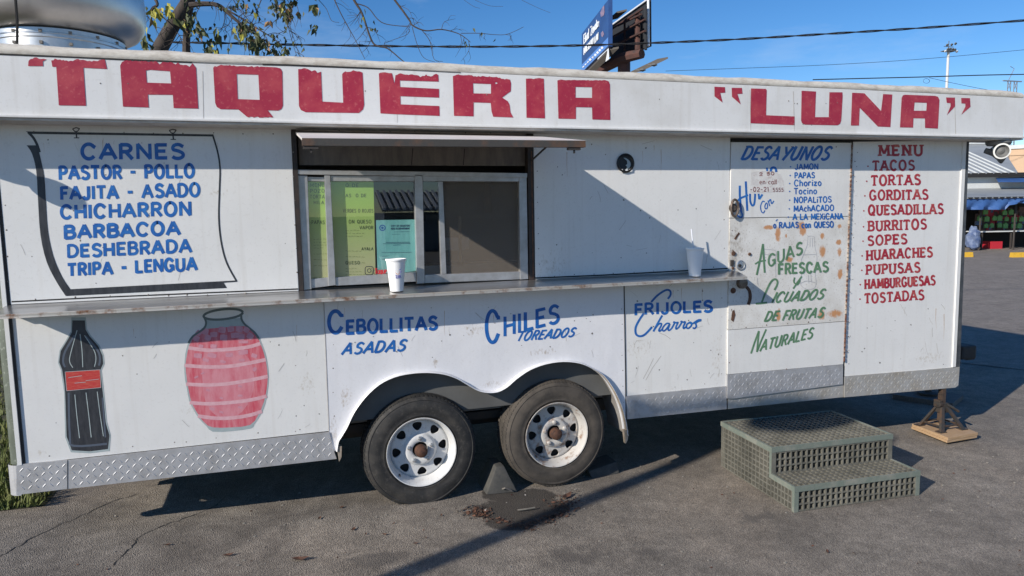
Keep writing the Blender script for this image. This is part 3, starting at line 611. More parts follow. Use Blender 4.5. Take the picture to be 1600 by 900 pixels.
def pspots(lst, Y=0):
    out = []
    for (x, y, a, b) in lst: p = onY(x, y, Y); q = onY(x+a, y, Y); out.append((p.x, p.z, (q-p).length, b*(q-p).length/a))
    return out
rust_spots(WHITE, pspots([(65, 707, 14, 12), (1060, 612, 60, 10), (1120, 560, 14, 60), (1000, 545, 40, 24), (860, 415, 40, 40), (300, 640, 40, 12), (480, 600, 26, 40), (1450, 560, 40, 14), (340, 300, 26, 16), (1100, 440, 34, 10), (30, 600, 10, 80)]), (.47, .42, .35), 60., .50, (1, 1, .6), 2, .30)
rust_spots(WHITE2, pspots([(522, 680, 14, 40), (680, 568, 10, 16), (740, 515, 26, 16), (960, 640, 16, 40), (540, 620, 16, 30), (768, 600, 30, 8), (850, 550, 40, 8)]), (.42, .36, .30), 60., .48, (1, 1, .6), 2, .34)
# --- fascia: sheet front with a rolled weathered edge on top
def fasY(z): return -.183
def fas(x, y):
    Y = -.183
    for _ in range(4): Y = fasY(onY(x, y, Y).z)
    return onY(x, y, Y)
XF0, XF1 = -1.62, 5.165
mb = MB(); prof = [2.215, 2.222, 2.26, 2.32, 2.40, 2.43, 2.455, 2.478]; cols = [XF0+(XF1-XF0)*i/60 for i in range(61)]
def wav(x): return .004*math.sin(x*1.9)+.003*math.sin(x*4.1+1)
tops = [(lambda p: (p.x, p.z))(onY(x, y, -.183)) for x, y in ((-60, 81.5), (0, 84), (180, 92), (300, 97), (450, 101), (600, 107), (720, 113), (970, 124), (1100, 130), (1340, 140), (1560, 151), (1600, 153.5))]
caps = [(lambda p: (p.x, p.z))(onY(x, y, -.160)) for x, y in ((-60, 63.5), (0, 66), (180, 75), (450, 87), (720, 99), (970, 110.5), (1100, 117.5), (1340, 129), (1560, 140), (1590, 143))]
def lut(tab, x):
    for (a, za), (b, zb_) in zip(tab, tab[1:]):
        if x <= b: return za+(zb_-za)*max(0, min(1, (x-a)/(b-a)))
    return tab[-1][1]
def topz(x): return lut(tops, x)
for x in cols:
    for i, z in enumerate(prof):
        zz = z+(topz(x)-2.478)*(max(0, z-2.32)/.158)
        mb.v.append((x, fasY(zz), zz))
m_ = len(prof)
for i in range(60):
    for j in range(m_-1): a = i*m_+j; mb.f.append((a, a+m_, a+m_+1, a+1)); mb.mi.append(0)
FA = mb.build('fascia', FASW, TR, smooth=True)
mb = MB()                                                       # rolled edge: a quarter round above the sheet
for x in [XF0+(XF1-.02-XF0)*i/60 for i in range(61)]:
    t = topz(x); h = lut(caps, x)-t+.003*math.sin(x*9.3)+.002*math.sin(x*23)
    for (yy, zz) in ((-.150, .002), (-.184, .002), (-.187, .010), (-.186, .022), (-.179, .036), (-.163, .048), (-.12, .055), (.10, .055)): mb.v.append((x, yy, t+zz*h/.054))
for i in range(60):
    for j in range(7): a = i*8+j; mb.f.append((a, a+8, a+9, a+1)); mb.mi.append(0)
mb.f.append(tuple(60*8+j for j in range(8))); mb.mi.append(0)
mb.build('roof_edge', CAPM, TR, smooth=True)
Paint(lambda x, y: fas(x, y), eps=.003).stroke([(-12, 84.3), (0, 85), (60, 87.5), (120, 89.8), (180, 92.8), (240, 95.2), (300, 97.8)], 2.2).stroke([(300, 97.8), (350, 99.5), (410, 101)], .9).stroke([(410, 101), (450, 102), (520, 104.7), (600, 107.8)], 2.3).stroke([(600, 107.8), (660, 110.8), (720, 113.8)], .9).build('edge_gap', DARK, FA)
MB().box(XF0, XF1, -.196, -.150, 2.210, 2.2235).build('drip_lip', FASW, FA, bevel=.004)
MB().box(XF0, XF1, -.182, .05, 2.2, 2.2085).build('soffit', SOFF, FA)
MB().box(XF1-.004, XF1, -.180, .1, 2.212, 2.49).build('fascia_end', FASW, FA)
rivets(along((470, 203.5), (905, 209), 38), -.03, FA, .004)
rivets([(x, 98+x*.028+28) for x in (157, 200, 335, 570, 760, 1030, 1290)]+[(1246, 161), (1255, 163), (1265, 165), (1309, 161), (1255, 193), (1268, 194), (1290, 194), (1240, 193), (1232, 157), (1241, 161)], -.184, FA, .0045)
for sx in (318, 621, 1173, 1241, 1493):                          # sheet joints
    Paint(fas).stroke([(sx-1.5, 100+sx*.0345), (sx, 183+sx*.0175)], .8).build('sheet_joint', SOFF, FA)
# the big red letters, worn ragged along the top edge of the sheet
def sc(o, k, pts): return [(o[0]+x/k, o[1]+y/k) for x, y in pts]
def ragged(poly, idx, a=1.1, step=2.6):
    """poly with edges in idx broken into worn steps"""
    out = []
    for i, p in enumerate(poly):
        q = poly[(i+1) % len(poly)]; out.append(p)
        if i in idx:
            n = max(1, int(math.dist(p, q)/step))
            for j in range(1, n): t = j/n; out.append((p[0]+(q[0]-p[0])*t+random.uniform(-.7, .7), p[1]+(q[1]-p[1])*t+random.uniform(-a*.5, a*1.3)))
    return out
o1, o2, o3, o4, o5 = (180, 70), (440, 80), (690, 90), (1100, 110), (1300, 110); k1, k4, k5 = 5.714, 6.667, 6.154
LET = [
 ('quote mark', ragged([(44.1, 103.3), (44.6, 95.8), (48.5, 92.2), (57, 89.6), (62.5, 92.2), (73.4, 92.5), (66.9, 96.1), (67.5, 103.4)], (1, 2, 3, 4)), []),
 ('T', ragged([(80.2, 94.5), (86, 91.5), (104, 94.5), (114, 95.5), (122, 92), (130, 93.5), (140, 95), (150, 95.5), (158, 93.5), (164, 93.3), (167.2, 107.8), (130.5, 106), (134.5, 165.3), (92, 164.6), (88, 104.5), (82, 104.5)], (0, 1, 2, 3, 4, 5, 6, 7, 8)), []),
 ('A', ragged(sc(o1, k1, [(45, 185), (60, 155), (85, 142), (110, 138), (370, 150), (398, 176), (425, 152), (500, 155), (540, 175), (560, 158), (580, 178), (640, 182), (665, 197), (690, 165), (722, 205), (742, 570), (522, 565), (515, 447), (292, 445), (300, 560), (70, 552)]), (3, 6, 10)), [sc(o1, k1, [(275, 230), (310, 224), (490, 237), (500, 345), (283, 338)])]),
 ('Q', ragged(sc(o1, k1, [(875, 205), (890, 190), (905, 196), (945, 178), (1060, 184), (1080, 192), (1150, 190), (1300, 195), (1440, 202), (1476, 212), (1492, 240), (1497, 545), (1484, 574), (1455, 588), (1362, 585), (1410, 645), (1175, 642), (1100, 578), (940, 575), (908, 556), (893, 520)]), (3, 5, 6, 15)), [sc(o1, k1, [(1085, 262), (1278, 268), (1290, 492), (1095, 485)])]),
 ('U', ragged(sc(o2, k1, [(148, 160), (175, 160), (205, 152), (245, 165), (270, 180), (300, 170), (320, 195), (352, 183), (363, 450), (550, 460), (540, 205), (570, 180), (600, 185), (640, 170), (690, 180), (722, 190), (737, 480), (726, 520), (690, 552), (215, 545), (172, 526), (155, 490)]), (0, 1, 2, 3, 4, 5, 10, 11, 12, 13)), []),
 ('E', ragged(sc(o2, k1, [(868, 200), (900, 190), (940, 192), (985, 197), (1008, 290), (1016, 215), (1060, 198), (1150, 207), (1220, 217), (1240, 232), (1290, 207), (1330, 227), (1380, 202), (1398, 212), (1402, 272), (1055, 262), (1058, 320), (1405, 337), (1405, 415), (1060, 402), (1062, 475), (1408, 490), (1410, 578), (1020, 563), (882, 555)]), (0, 1, 2, 5, 6, 7, 8, 9, 10, 11)), []),
 ('R', ragged(sc(o3, k1, [(100, 165), (150, 150), (270, 158), (285, 169), (330, 165), (490, 172), (520, 180), (610, 197), (619, 230), (617, 300), (540, 357), (590, 390), (606, 420), (615, 490), (640, 535), (460, 528), (445, 480), (438, 405), (285, 400), (285, 525), (110, 520)]), (0, 1, 2, 3, 4, 5, 6)), [sc(o3, k1, [(280, 230), (440, 237), (440, 322), (283, 320)]), sc(o3, k1, [(475, 224), (490, 220), (500, 230), (484, 238)])]),
 ('I', ragged(sc(o3, k1, [(752, 188), (780, 187), (820, 192), (860, 184), (912, 189), (922, 543), (757, 537)]), (0, 1, 2, 3)), []),
 ('A', ragged(sc(o3, k1, [(1033, 205), (1060, 196), (1140, 200), (1460, 202), (1490, 212), (1502, 240), (1505, 557), (1345, 552), (1342, 445), (1198, 442), (1198, 548), (1042, 545)]), (1, 2), .6), [sc(o3, k1, [(1195, 262), (1342, 265), (1342, 360), (1195, 358)])]),
 ('quote mark', sc(o4, k4, [(107, 170), (217, 175), (220, 232), (168, 235), (193, 335), (108, 270)]), []),
 ('quote mark', sc(o4, k4, [(287, 182), (393, 182), (400, 243), (347, 245), (382, 355), (290, 275)]), []),
 ('L', sc(o4, k4, [(488, 188), (640, 192), (652, 205), (645, 467), (942, 480), (942, 570), (483, 550)]), []),
 ('U', sc(o4, k4, [(1015, 212), (1165, 220), (1155, 487), (1298, 487), (1305, 228), (1440, 228), (1443, 270), (1428, 520), (1416, 556), (1390, 572), (1050, 565), (1020, 550), (1010, 525)]), []),
 ('N', sc(o5, k5, [(192, 215), (310, 220), (470, 390), (490, 228), (578, 232), (560, 545), (440, 540), (265, 360), (258, 530), (180, 530)]), []),
 ('A', sc(o5, k5, [(680, 240), (700, 234), (990, 245), (1018, 254), (1032, 285), (1017, 560), (893, 553), (892, 462), (782, 460), (778, 550), (652, 548), (668, 265)]), [sc(o5, k5, [(793, 308), (910, 312), (905, 388), (785, 388)])]),
 ('quote mark', sc(o5, k5, [(1095, 260), (1180, 262), (1182, 345), (1103, 430), (1138, 345), (1138, 315), (1102, 312)]), []),
 ('quote mark', sc(o5, k5, [(1240, 265), (1325, 267), (1330, 350), (1242, 425), (1280, 350), (1281, 320), (1243, 317)]), []),
]
def densify(poly, step=9):
    out = []
    for i, p in enumerate(poly):
        q = poly[(i+1) % len(poly)]; n = max(1, int(math.dist(p, q)/step))
        out += [(p[0]+(q[0]-p[0])*j/n, p[1]+(q[1]-p[1])*j/n) for j in range(n)]
    return out
for nm, poly, holes in LET:
    P_ = Paint(fas, eps=.0035); P_.area(densify(poly), [densify(h) for h in holes]); P_.build('letter', RED, FA, label='red painted '+(nm if nm == 'quote mark' else 'capital letter '+nm))

# --- upper left panel: framed list of meats
S_ = Wp(-.006)
P_ = Paint(S_)
P_.area([(40, 205.3), (332, 210), (333, 213.4), (48, 209.3)])
P_.stroke(smooth_px([(44, 206.5), (52, 215), (58, 226), (62, 238)]), 4.0)
P_.stroke(smooth_px([(332, 210), (340, 237), (343.8, 263), (343, 297), (342, 340), (345.5, 377), (354, 410), (370, 440)]), 2.7)
outer = smooth_px([(41.7, 227), (50, 240), (56.7, 267), (59.5, 313), (63.3, 367), (73.3, 410), (90, 443), (103, 462.7)], 3)
inner = smooth_px([(110, 451.7), (97, 432), (83.5, 400), (75, 360), (71.8, 313), (69.5, 277), (63.5, 247), (58.5, 227)], 3)
P_.area(outer+inner)
P_.area([(108, 452), (368, 438.2), (370.5, 440.3), (349.5, 441.8), (354.5, 450), (103.5, 462.5)])
P_.build('painted_border', BLACKP, UL, 'black painted scroll border')
for hx in (119, 270):
    hy = 198.5+.016*(hx-119)+1
    P_ = Paint(S_, .004); P_.stroke([(hx-5.5, hy+2), (hx, hy), (hx+5.5, hy+1.5), (hx+2, hy+6), (hx-2, hy+6), (hx-5.5, hy+2)], 1.5).stroke([(hx, hy+6), (hx+1, hy+16)], 2.2).stroke([(hx-3.5, hy+16), (hx+5, hy+16)], 1.3)
    P_.build('painted_hook', BLACKP, UL)
for t, a, b, h, h1, w in (('CARNES', (127.5, 248.5), (288, 247.5), 23, 22.5, 5.0), ('PASTOR - POLLO', (93, 280), (303, 277), 20, 20, 4.3), ('FAJITA - ASADO', (95.5, 311.5), (312, 306.5), 19, 20, 4.3),
        ('CHICHARRON', (95, 341.5), (298, 336), 20, 20.5, 4.6), ('BARBACOA', (101, 372.5), (280.5, 366), 19.5, 19.5, 4.8), ('DESHEBRADA', (106, 402), (298, 393.5), 19, 19.5, 4.3), ('TRIPA - LENGUA', (107, 431), (307, 421.5), 18.5, 19, 4.2)):
    Paint(S_).text(t, a, b, h, w*1.12, h1, lean=-.03).build('lettering', BLUE, UL, 'blue painted words "%s"' % t)

# --- lower left panel: bottle and jar
S_ = Wp(-.001); z5 = lambda pts: sc((0, 450), 2.572, pts)
lo = z5([(287, 118), (285, 175), (262, 215), (240, 250), (233, 300), (245, 330), (252, 380), (258, 420), (262, 600), (285, 660), (362, 664), (440, 655), (445, 592), (436, 560), (430, 540), (418, 420), (408, 330), (420, 305), (417, 270), (400, 230), (365, 190), (350, 165), (345, 118)])
P_ = Paint(S_, .0010); P_.area(lo).build('painted_bottle', PALEG, LL, 'pale painted outline of bottle')
WEAR = mat('scuff_mark', (.42, .39, .35), .6); RUN = mat('rust_run', (.45, .30, .19), .6, col2=(.60, .52, .44), vscale=30)
def wear(panel, Y, box, nscr, nding, nrun):
    x0, y0, x1, y1 = box; P = Paint(Wp(Y), .0005)
    for i in range(nscr):
        x, y = random.uniform(x0, x1), random.uniform(y0, y1); a = random.gauss(1.2, .7); l = random.uniform(4, 22)
        P.stroke([(x, y), (x+math.cos(a)*l*.5+random.uniform(-1, 1), y-math.sin(a)*l*.5), (x+math.cos(a)*l, y-math.sin(a)*l)], random.uniform(.25, .6))
    P.build('scuff', WEAR, panel)['kind'] = 'stuff'; P = Paint(Wp(Y), .0004)
    for i in range(nding):
        x, y, r = random.uniform(x0, x1), random.uniform(y0, y1), random.uniform(.5, 1.5); P.area([(x+r*random.uniform(.5, 1.3)*math.cos(a), y+r*random.uniform(.5, 1.3)*math.sin(a)) for a in (0, 1, 2, 3, 4, 5)])
    P.build('paint_chip', RIV, panel)['kind'] = 'stuff'; P = Paint(Wp(Y), .0003)
    for i in range(nrun):
        x, y = random.uniform(x0, x1), y0+random.uniform(0, 14); l = random.uniform(10, 40); P.stroke([(x, y), (x+random.uniform(-.6, .6), y+l*.5), (x+random.uniform(-1, 1), y+l)], random.uniform(.5, 1.2), lambda t: 1-t*.85)
    P.build('rust_run', RUN, panel)['kind'] = 'stuff'
wear(UL, -.006, (20, 215, 450, 450), 10, 14, 5); wear(LL, -.001, (45, 505, 505, 670), 14, 16, 4); wear(UR, -.005, (845, 225, 1130, 415), 12, 14, 4); wear(LM, -.001, (985, 445, 1128, 600), 14, 18, 3); wear(WP, -.003, (520, 480, 965, 560), 14, 26, 3); wear(RP, -.004, (1345, 480, 1480, 570), 8, 12, 2)
for pts in ([(1005, 592), (1014, 575), (1021, 560)], [(1009, 594), (1020, 574), (1033, 556)], [(1030, 520), (1040, 524), (1048, 530)]): Paint(Wp(-.001), .0006).stroke(pts, .7).build('scratch', WEAR, LM)
def inset(poly, d):
    c = Vector((sum(p[0] for p in poly)/len(poly), sum(p[1] for p in poly)/len(poly))); out = []; n = len(poly)
    for i in range(n):
        a = Vector(poly[i-1]); b = Vector(poly[i]); e = Vector(poly[(i+1) % n]); t = ((b-a).normalized()+(e-b).normalized()); nn = Vector((-t.y, t.x)); nn = nn.normalized() if nn.length else nn
        if (b+nn*d-c).length > (b-nn*d-c).length and abs(nn.dot(b-c)) > .2*(b-c).length: nn = -nn
        out.append(tuple(b+nn*d))
    return out
P_ = Paint(S_, .0014); P_.area(z5([(291, 130), (289, 178), (266, 218), (244, 253), (238, 298), (250, 328), (258, 380), (262, 420), (268, 597), (289, 652), (362, 656), (434, 647), (440, 592), (430, 560), (425, 540), (413, 420), (403, 330), (415, 303), (412, 272), (395, 233), (360, 193), (345, 168), (341, 130)])).build('bottle_body', BLACKP, LL)
P_ = Paint(S_, .0026)
for pts, w in (([(300, 190), (262, 255), (254, 295), (262, 318)], 3.2), ([(345, 195), (392, 250), (402, 285), (398, 312)], 3.2), ([(276, 420), (281, 595), (298, 634), (430, 626)], 3.2), ([(412, 440), (424, 600)], 2.4)): P_.stroke(smooth_px(z5(pts)), w)
P_.build('bottle_shading', SLATE, LL)
P_ = Paint(S_, .0042); P_.area(z5([(262, 337), (402, 328), (406, 400), (268, 413)]), mi=0)
P_.stroke(z5([(262, 337), (402, 328), (406, 400), (268, 413), (262, 337)]), .7, mi=1)
for pts in ([(310, 170), (285, 260), (280, 295), (293, 320)], [(322, 185), (330, 250), (333, 318)], [(340, 190), (378, 250), (386, 285), (380, 316)], [(301, 428), (310, 520), (320, 603)], [(346, 420), (357, 510), (367, 600)], [(391, 416), (403, 510), (416, 595)]): P_.stroke(smooth_px(z5(pts)), 1.3, mi=1)
for pts in ([(300, 382), (345, 378)], [(345, 372), (398, 366)], [(275, 360), (330, 352)]): P_.stroke(z5(pts), .8, mi=1)
P_.build('bottle_label', [REDL, PALEG], LL, 'red painted bottle label without lettering')
zj = lambda pts: sc((270, 470), 4.088, pts)
jar = smooth_px([(x, y) for x, y in zj([(200, 120), (212, 150), (180, 190), (120, 230), (95, 280), (80, 340), (75, 400), (72, 420), (78, 500), (90, 560), (105, 640), (130, 690), (165, 750), (215, 800), (255, 836), (380, 832), (500, 815), (520, 790), (560, 730), (590, 660), (608, 560), (613, 480), (605, 400), (590, 330), (565, 265), (545, 220), (500, 180), (450, 145), (438, 110)])], 2)
Paint(S_, .0010).area(jar).build('painted_jar', PALEG, LL, 'pale painted outline of glass jar')
body = smooth_px(zj([(130, 235), (105, 285), (92, 340), (82, 410), (90, 500), (106, 590), (122, 655), (165, 730), (205, 780), (255, 808), (380, 808), (495, 792), (545, 730), (580, 650), (600, 560), (606, 480), (597, 400), (580, 330), (555, 260), (530, 215), (460, 162), (330, 170), (200, 180)]), 2)
P_ = Paint(S_, .0014); P_.area(body).build('jar_drink', PINK, LL)
P_ = Paint(S_, .0024); P_.area(smooth_px(zj([(200, 320), (330, 300), (450, 330), (510, 420), (520, 540), (480, 660), (400, 740), (290, 740), (220, 670), (195, 560), (185, 430)]), 2)).build('jar_highlight', PINKL, LL)
P_ = Paint(S_, .0032)
for pts in ([(100, 300), (220, 315), (350, 310), (480, 295), (560, 272)], [(75, 412), (220, 422), (360, 418), (500, 395), (595, 375)], [(85, 532), (220, 537), (360, 528), (500, 505), (608, 482)], [(108, 650), (220, 657), (360, 650), (500, 632), (600, 608)], [(160, 735), (280, 750), (400, 745), (500, 728), (570, 705)]): P_.stroke(smooth_px(zj(pts)), 5.5)
P_.build('jar_stripes', STRIPE, LL)
P_ = Paint(S_, .0046)
for (x, y, w, h, a) in [(150, 240, 40, 36, .4), (205, 195, 46, 40, .2), (262, 215, 44, 34, -.1), (315, 185, 46, 40, .1), (370, 180, 44, 36, -.2), (425, 180, 44, 38, .15), (470, 185, 36, 34, .5), (225, 235, 40, 36, .3), (325, 235, 46, 40, .1), (400, 220, 56, 34, -.1), (495, 225, 40, 40, .6), (440, 230, 34, 40, .1), (165, 205, 34, 30, .8), (160, 350, 50, 30, .1), (250, 348, 56, 28, .2), (360, 345, 44, 28, 0), (450, 328, 60, 30, -.1), (520, 350, 36, 26, .3), (210, 378, 40, 20, .3), (320, 388, 36, 18, .2), (440, 378, 36, 18, 0), (522, 437, 22, 26, .6), (150, 487, 26, 12, -.5), (190, 462, 24, 10, -.4), (225, 570, 24, 14, .2), (430, 545, 26, 14, .4), (430, 605, 30, 14, 0), (310, 620, 22, 12, .3), (250, 690, 30, 18, .2), (310, 710, 26, 14, .3), (430, 680, 28, 14, .1), (260, 290, 40, 26, .1), (450, 262, 60, 20, 0), (180, 290, 30, 22, .2)]:
    q = []
    for sx, sy in ((-.5, -.42), (0, -.52), (.5, -.4), (.52, .1), (.44, .48), (-.1, .5), (-.5, .42)): xx, yy = sx*w, sy*h; q.append((x+xx*math.cos(a)-yy*math.sin(a), y+xx*math.sin(a)+yy*math.cos(a)))
    P_.area(zj(q)); P_.k = P_.k % 8
P_.build('painted_ice', ICE, LL)['kind'] = 'stuff'
P_ = Paint(S_, .0060); P_.stroke([(x, y) for x, y in zj([(322+125*math.cos(R(a)), 86+32*math.sin(R(a))-12*math.cos(R(a))) for a in range(0, 365, 12)])], 3.6)
P_.stroke(smooth_px(zj([(198, 100), (213, 140), (195, 180), (130, 225), (100, 270)])), 3.2).stroke(smooth_px(zj([(437, 90), (440, 120), (465, 155), (520, 200), (552, 245)])), 3.2)
P_.build('jar_rim', mat('dark_green_paint', (.12, .15, .145), .5), LL)

# --- lower middle lettering
S_ = Wp(-.003)
def bigC(x0, x1, y0, y1, w): P = Paint(S_); P.stroke([((x0+x1)/2+(x1-x0)/2*(q[0]-.39)/.35, (y0+y1)/2-(q[1]-.5)*(y1-y0)) for q in [(.73, .72), (.72, .80)]+arc(.39, .5, .35, .5, 40, 320, 26)+[(.73, .28)]], w); return P
P_ = bigC(514, 534.5, 486, 520, 6.0); P_.text('EBOLLITAS', (541.5, 522), (683, 514.5), 21.5, 4.9, 20).build('lettering', BLUE, WP, 'blue painted word "Cebollitas"')
Paint(S_).text('ASADAS', (534, 554), (631, 548), 17.5, 3.7, 17.5, slant=.38).build('lettering', BLUE, WP, 'blue slanted word "Asadas"')
P_ = bigC(760, 779, 485.5, 535, 5.6); P_.text('HILES', (787.5, 525.5), (872.5, 504), 29.5, 5.0, 28).build('lettering', BLUE, WP, 'blue painted word "Chiles"')
Paint(S_).text('TOREADOS', (806, 533), (895, 526), 15, 2.9, 14, slant=.5).build('lettering', BLUE, WP, 'blue slanted word "Toreados"')
S_ = Wp(-.001); zf = lambda pts: sc((960, 440), 7.5, pts)
P_ = Paint(S_); P_.text('FRIJOLES', (992.5, 492), (1112.5, 486.8), 17, 4.3, 17)
P_.stroke(smooth_px(zf([(430, 240), (500, 165), (580, 110), (625, 97), (655, 115), (655, 160), (625, 202)])), 3.2)
P_.build('lettering', BLUE, LM, 'blue painted word "Frijoles" with script flourish')
P_ = Paint(S_)
for pts, w in (([(345, 368), (290, 450), (252, 525), (245, 580), (258, 622), (295, 640), (345, 627), (395, 582), (440, 530)], 3.3), ([(560, 395), (505, 490), (455, 585)], 3.0), ([(472, 555), (515, 500), (548, 492), (545, 520), (520, 565), (530, 580), (568, 550)], 2.6),
               ([(648, 492), (612, 490), (575, 525), (560, 562), (578, 578), (612, 550), (648, 495), (628, 555), (640, 572), (668, 550)], 2.5), ([(668, 550), (700, 490), (690, 470), (720, 482), (742, 478), (720, 530), (722, 555), (748, 540)], 2.5), ([(748, 540), (785, 480), (775, 462), (805, 475), (830, 470), (806, 525), (810, 548), (838, 530)], 2.5),
               ([(880, 478), (848, 500), (842, 538), (868, 545), (900, 512), (898, 480), (880, 478), (905, 495), (935, 478)], 2.5), ([(935, 478), (985, 448), (1015, 452), (970, 470), (950, 490), (958, 525), (935, 548), (915, 538)], 2.5)): P_.stroke(smooth_px(zf(pts)), w)
P_.build('lettering', BLUE, LM, 'blue script word "Charros"')

# --- door
DF = -.012
DR = pxprism([(1143, 222), (1330.4, 223), (1326.3, 337.6), (1140.6, 340.4)], DF, .035, DOORW, 'door', bevel=.002)
DR['label'] = 'rust stained side door with blue and green lettering'
pxprism([(1140.5, 341.3), (1326.2, 338.4), (1320, 501.6), (1137.6, 515.4)], DF+.001, .035, DOORM, 'door_skin', DR)
pxprism([(1137.5, 516.2), (1320, 502.5), (1317.4, 569), (1136.8, 584.8)], DF, .035, DOORW, 'door_skin', DR)
diamond([(1136.3, 622.5), (1145, 623), (1317, 600.3), (1317.4, 569.6), (1136.8, 585.5)], DF-.003, DIA, DR)
spots = []
for (x, y, a, b) in ((760, 60, 40, 45), (740, 15, 45, 40), (540, 90, 30, 70), (460, 30, 50, 20), (610, 105, 12, 20), (930, 240, 34, 55), (1072, 160, 28, 28), (1080, 245, 25, 40), (1085, 440, 30, 45), (635, 315, 40, 28), (1040, 790, 75, 36), (920, 800, 40, 50), (1080, 20, 25, 20), (930, 105, 22, 30), (540, 800, 26, 60)):
    p = onY(1120+x/5.627, 350+y/5.627, DF); spots.append((p.x-TR.location.x*0, p.z, a/5.627/205*1.25, b/5.627/205*1.25))
rust_spots(DOORM, spots, amp=.58); rust_spots(DOORW, spots, amp=.58)
# dirty bare patch round the latch
dp = onY(1152, 400, DF); rust_spots(DOORM, [(dp.x-.02, dp.z, .12, .34)], (.30, .26, .21), 60., .52)
# gaps round the door
P_ = Paint(Wp(-.0005), 0); P_.stroke([(1142, 217), (1140.6, 280), (1138, 420), (1136.2, 560), (1135.9, 640)], 2.6).stroke([(1332, 220), (1326, 345), (1319.8, 505), (1318.2, 622)], 2.0).stroke([(1141, 220.6), (1332, 221.6)], 1.5); P_.build('door_gap', DARK, DR)
mb = MB()                                                       # piano hinge: knuckles down the right edge
for i in range(46):
    a = Vector((1331.4, 226, 0)).lerp(Vector((1319, 566, 0)), i/46); b = Vector((1331.4, 226, 0)).lerp(Vector((1319, 566, 0)), (i+.8)/46)
    mb.tube([onY(a.x, a.y, DF-.003), onY(b.x, b.y, DF-.003)], .0065, 6)
mb.build('hinge', mat('rusty_hinge', (.40, .33, .27), .7, col2=(.13, .05, .028), vscale=24, lo=.42, hi=.55), DR)
rivets(along((1148, 228), (1325, 229), 30)+along((1336, 240), (1324, 560), 22)+along((1150, 512), (1312, 500), 30)+along((1145, 345), (1143, 500), 26)+along((1141, 525), (1140, 610), 24)+along((1145, 584), (1312, 569), 45), DF, DR, .0045, RUSTB)
def knob(x, y, r, prof, m, name, Y=DF, n=20):
    c = onY(x, y, Y); return MB().lathe([(rr*r, h) for rr, h in prof], n, RY(c)).build(name, m, DR, smooth=True)
knob(1157, 414.5, .034, [(1, 0), (1.0, .004), (.86, .007), (.84, .003), (.5, .004), (.42, .002), (.40, .006), (0, .008)], GALV, 'lock')
knob(1155, 414.8, .010, [(1, 0), (1, .012), (0, .013)], DARK, 'keyhole')
knob(1158, 442, .038, [(1, 0), (1.0, .018), (.9, .026), (.4, .028), (0, .028)], mat('tarnished_knob', (.24, .21, .18), .4, metal=.8, col2=(.08, .06, .05), vscale=30), 'door_knob')
for (x, y, r) in ((1145.5, 454, .020), (1146, 396, .016), (1171, 397, .011), (1145, 419, .010)): knob(x, y, r, [(1, 0), (.9, .006), (0, .008)], RUSTB, 'rusty_bolt')
P_ = Paint(Wp(DF)); P_.stroke(smooth_px([(1166, 448), (1171, 455), (1172, 466), (1169, 476)]), 5).stroke(smooth_px([(1148, 374), (1152, 368), (1155, 364)]), 3).area([(1144, 486), (1147, 484), (1149, 492), (1146, 503), (1142, 500)]).build('bare_metal', RUSTB, DR)
c = onY(1145, 325, DF)                                          # ring latch
mb = MB(); mb.tube([c+Vector((.036*math.cos(a*.3927)*.75, -.022, .055*math.sin(a*.3927))) for a in range(17)], .008, 8); mb.tube([c+Vector((.0, -.0, 0)), c+Vector((.0, -.022, 0))], .016, 8); mb.lathe([(.030, 0), (.030, .005), (0, .006)], 16, RY(c)); mb.build('ring_latch', mat('latch_metal', (.20, .16, .13), .45, metal=.6, col2=(.07, .045, .035), vscale=40), DR, smooth=True)
c = onY(1143.5, 411, -.012); MB().box(c.x-.012, c.x+.012, -.02, 0, c.z-.02, c.z+.02).build('latch_catch', FRAME, TR, bevel=.003)
S_ = Wp(DF)
Paint(S_).text('DESAYUNOS', (1157.5, 249.5), (1292, 250), 20.5, 3.9, 20.5, slant=.5).build('lettering', BLUE, DR, 'blue slanted word "Desayunos"')
z6 = lambda pts: sc((1140, 230), 7.5, pts)
P_ = Paint(S_); P_.stroke(z6([(118, 450), (118, 560), (128, 690), (135, 760)]), 3.3).stroke(z6([(188, 400), (196, 560), (206, 745)]), 3.3).stroke(z6([(92, 632), (120, 600), (215, 560)]), 3.0).stroke(smooth_px(z6([(135, 760), (148, 790), (140, 818), (110, 815), (78, 780)])), 2.6)
P_.stroke(smooth_px(z6([(238, 545), (240, 630), (262, 682), (288, 660), (298, 545)])), 3.0).stroke(z6([(338, 545), (345, 610), (384, 552)]), 3.0)
P_.stroke(z6([(435, 240), (440, 280)]), 3).stroke(smooth_px(z6([(478, 285), (490, 248), (515, 238), (538, 252), (546, 290)])), 3.6); P_.build('lettering', BLUE, DR, 'blue painted "Hue..s" partly hidden by sticker residue')
P_ = Paint(S_)
for pts in ([(410, 640), (385, 635), (362, 690), (370, 750), (395, 770), (412, 740)], [(428, 650), (412, 690), (420, 722), (440, 712), (442, 668), (428, 650)], [(448, 625), (470, 690)], [(455, 645), (478, 610), (490, 662), (518, 628)]): P_.stroke(smooth_px(z6(pts)), 1.7)
P_.build('lettering', BLUE, DR, 'small slanted blue word "con"')
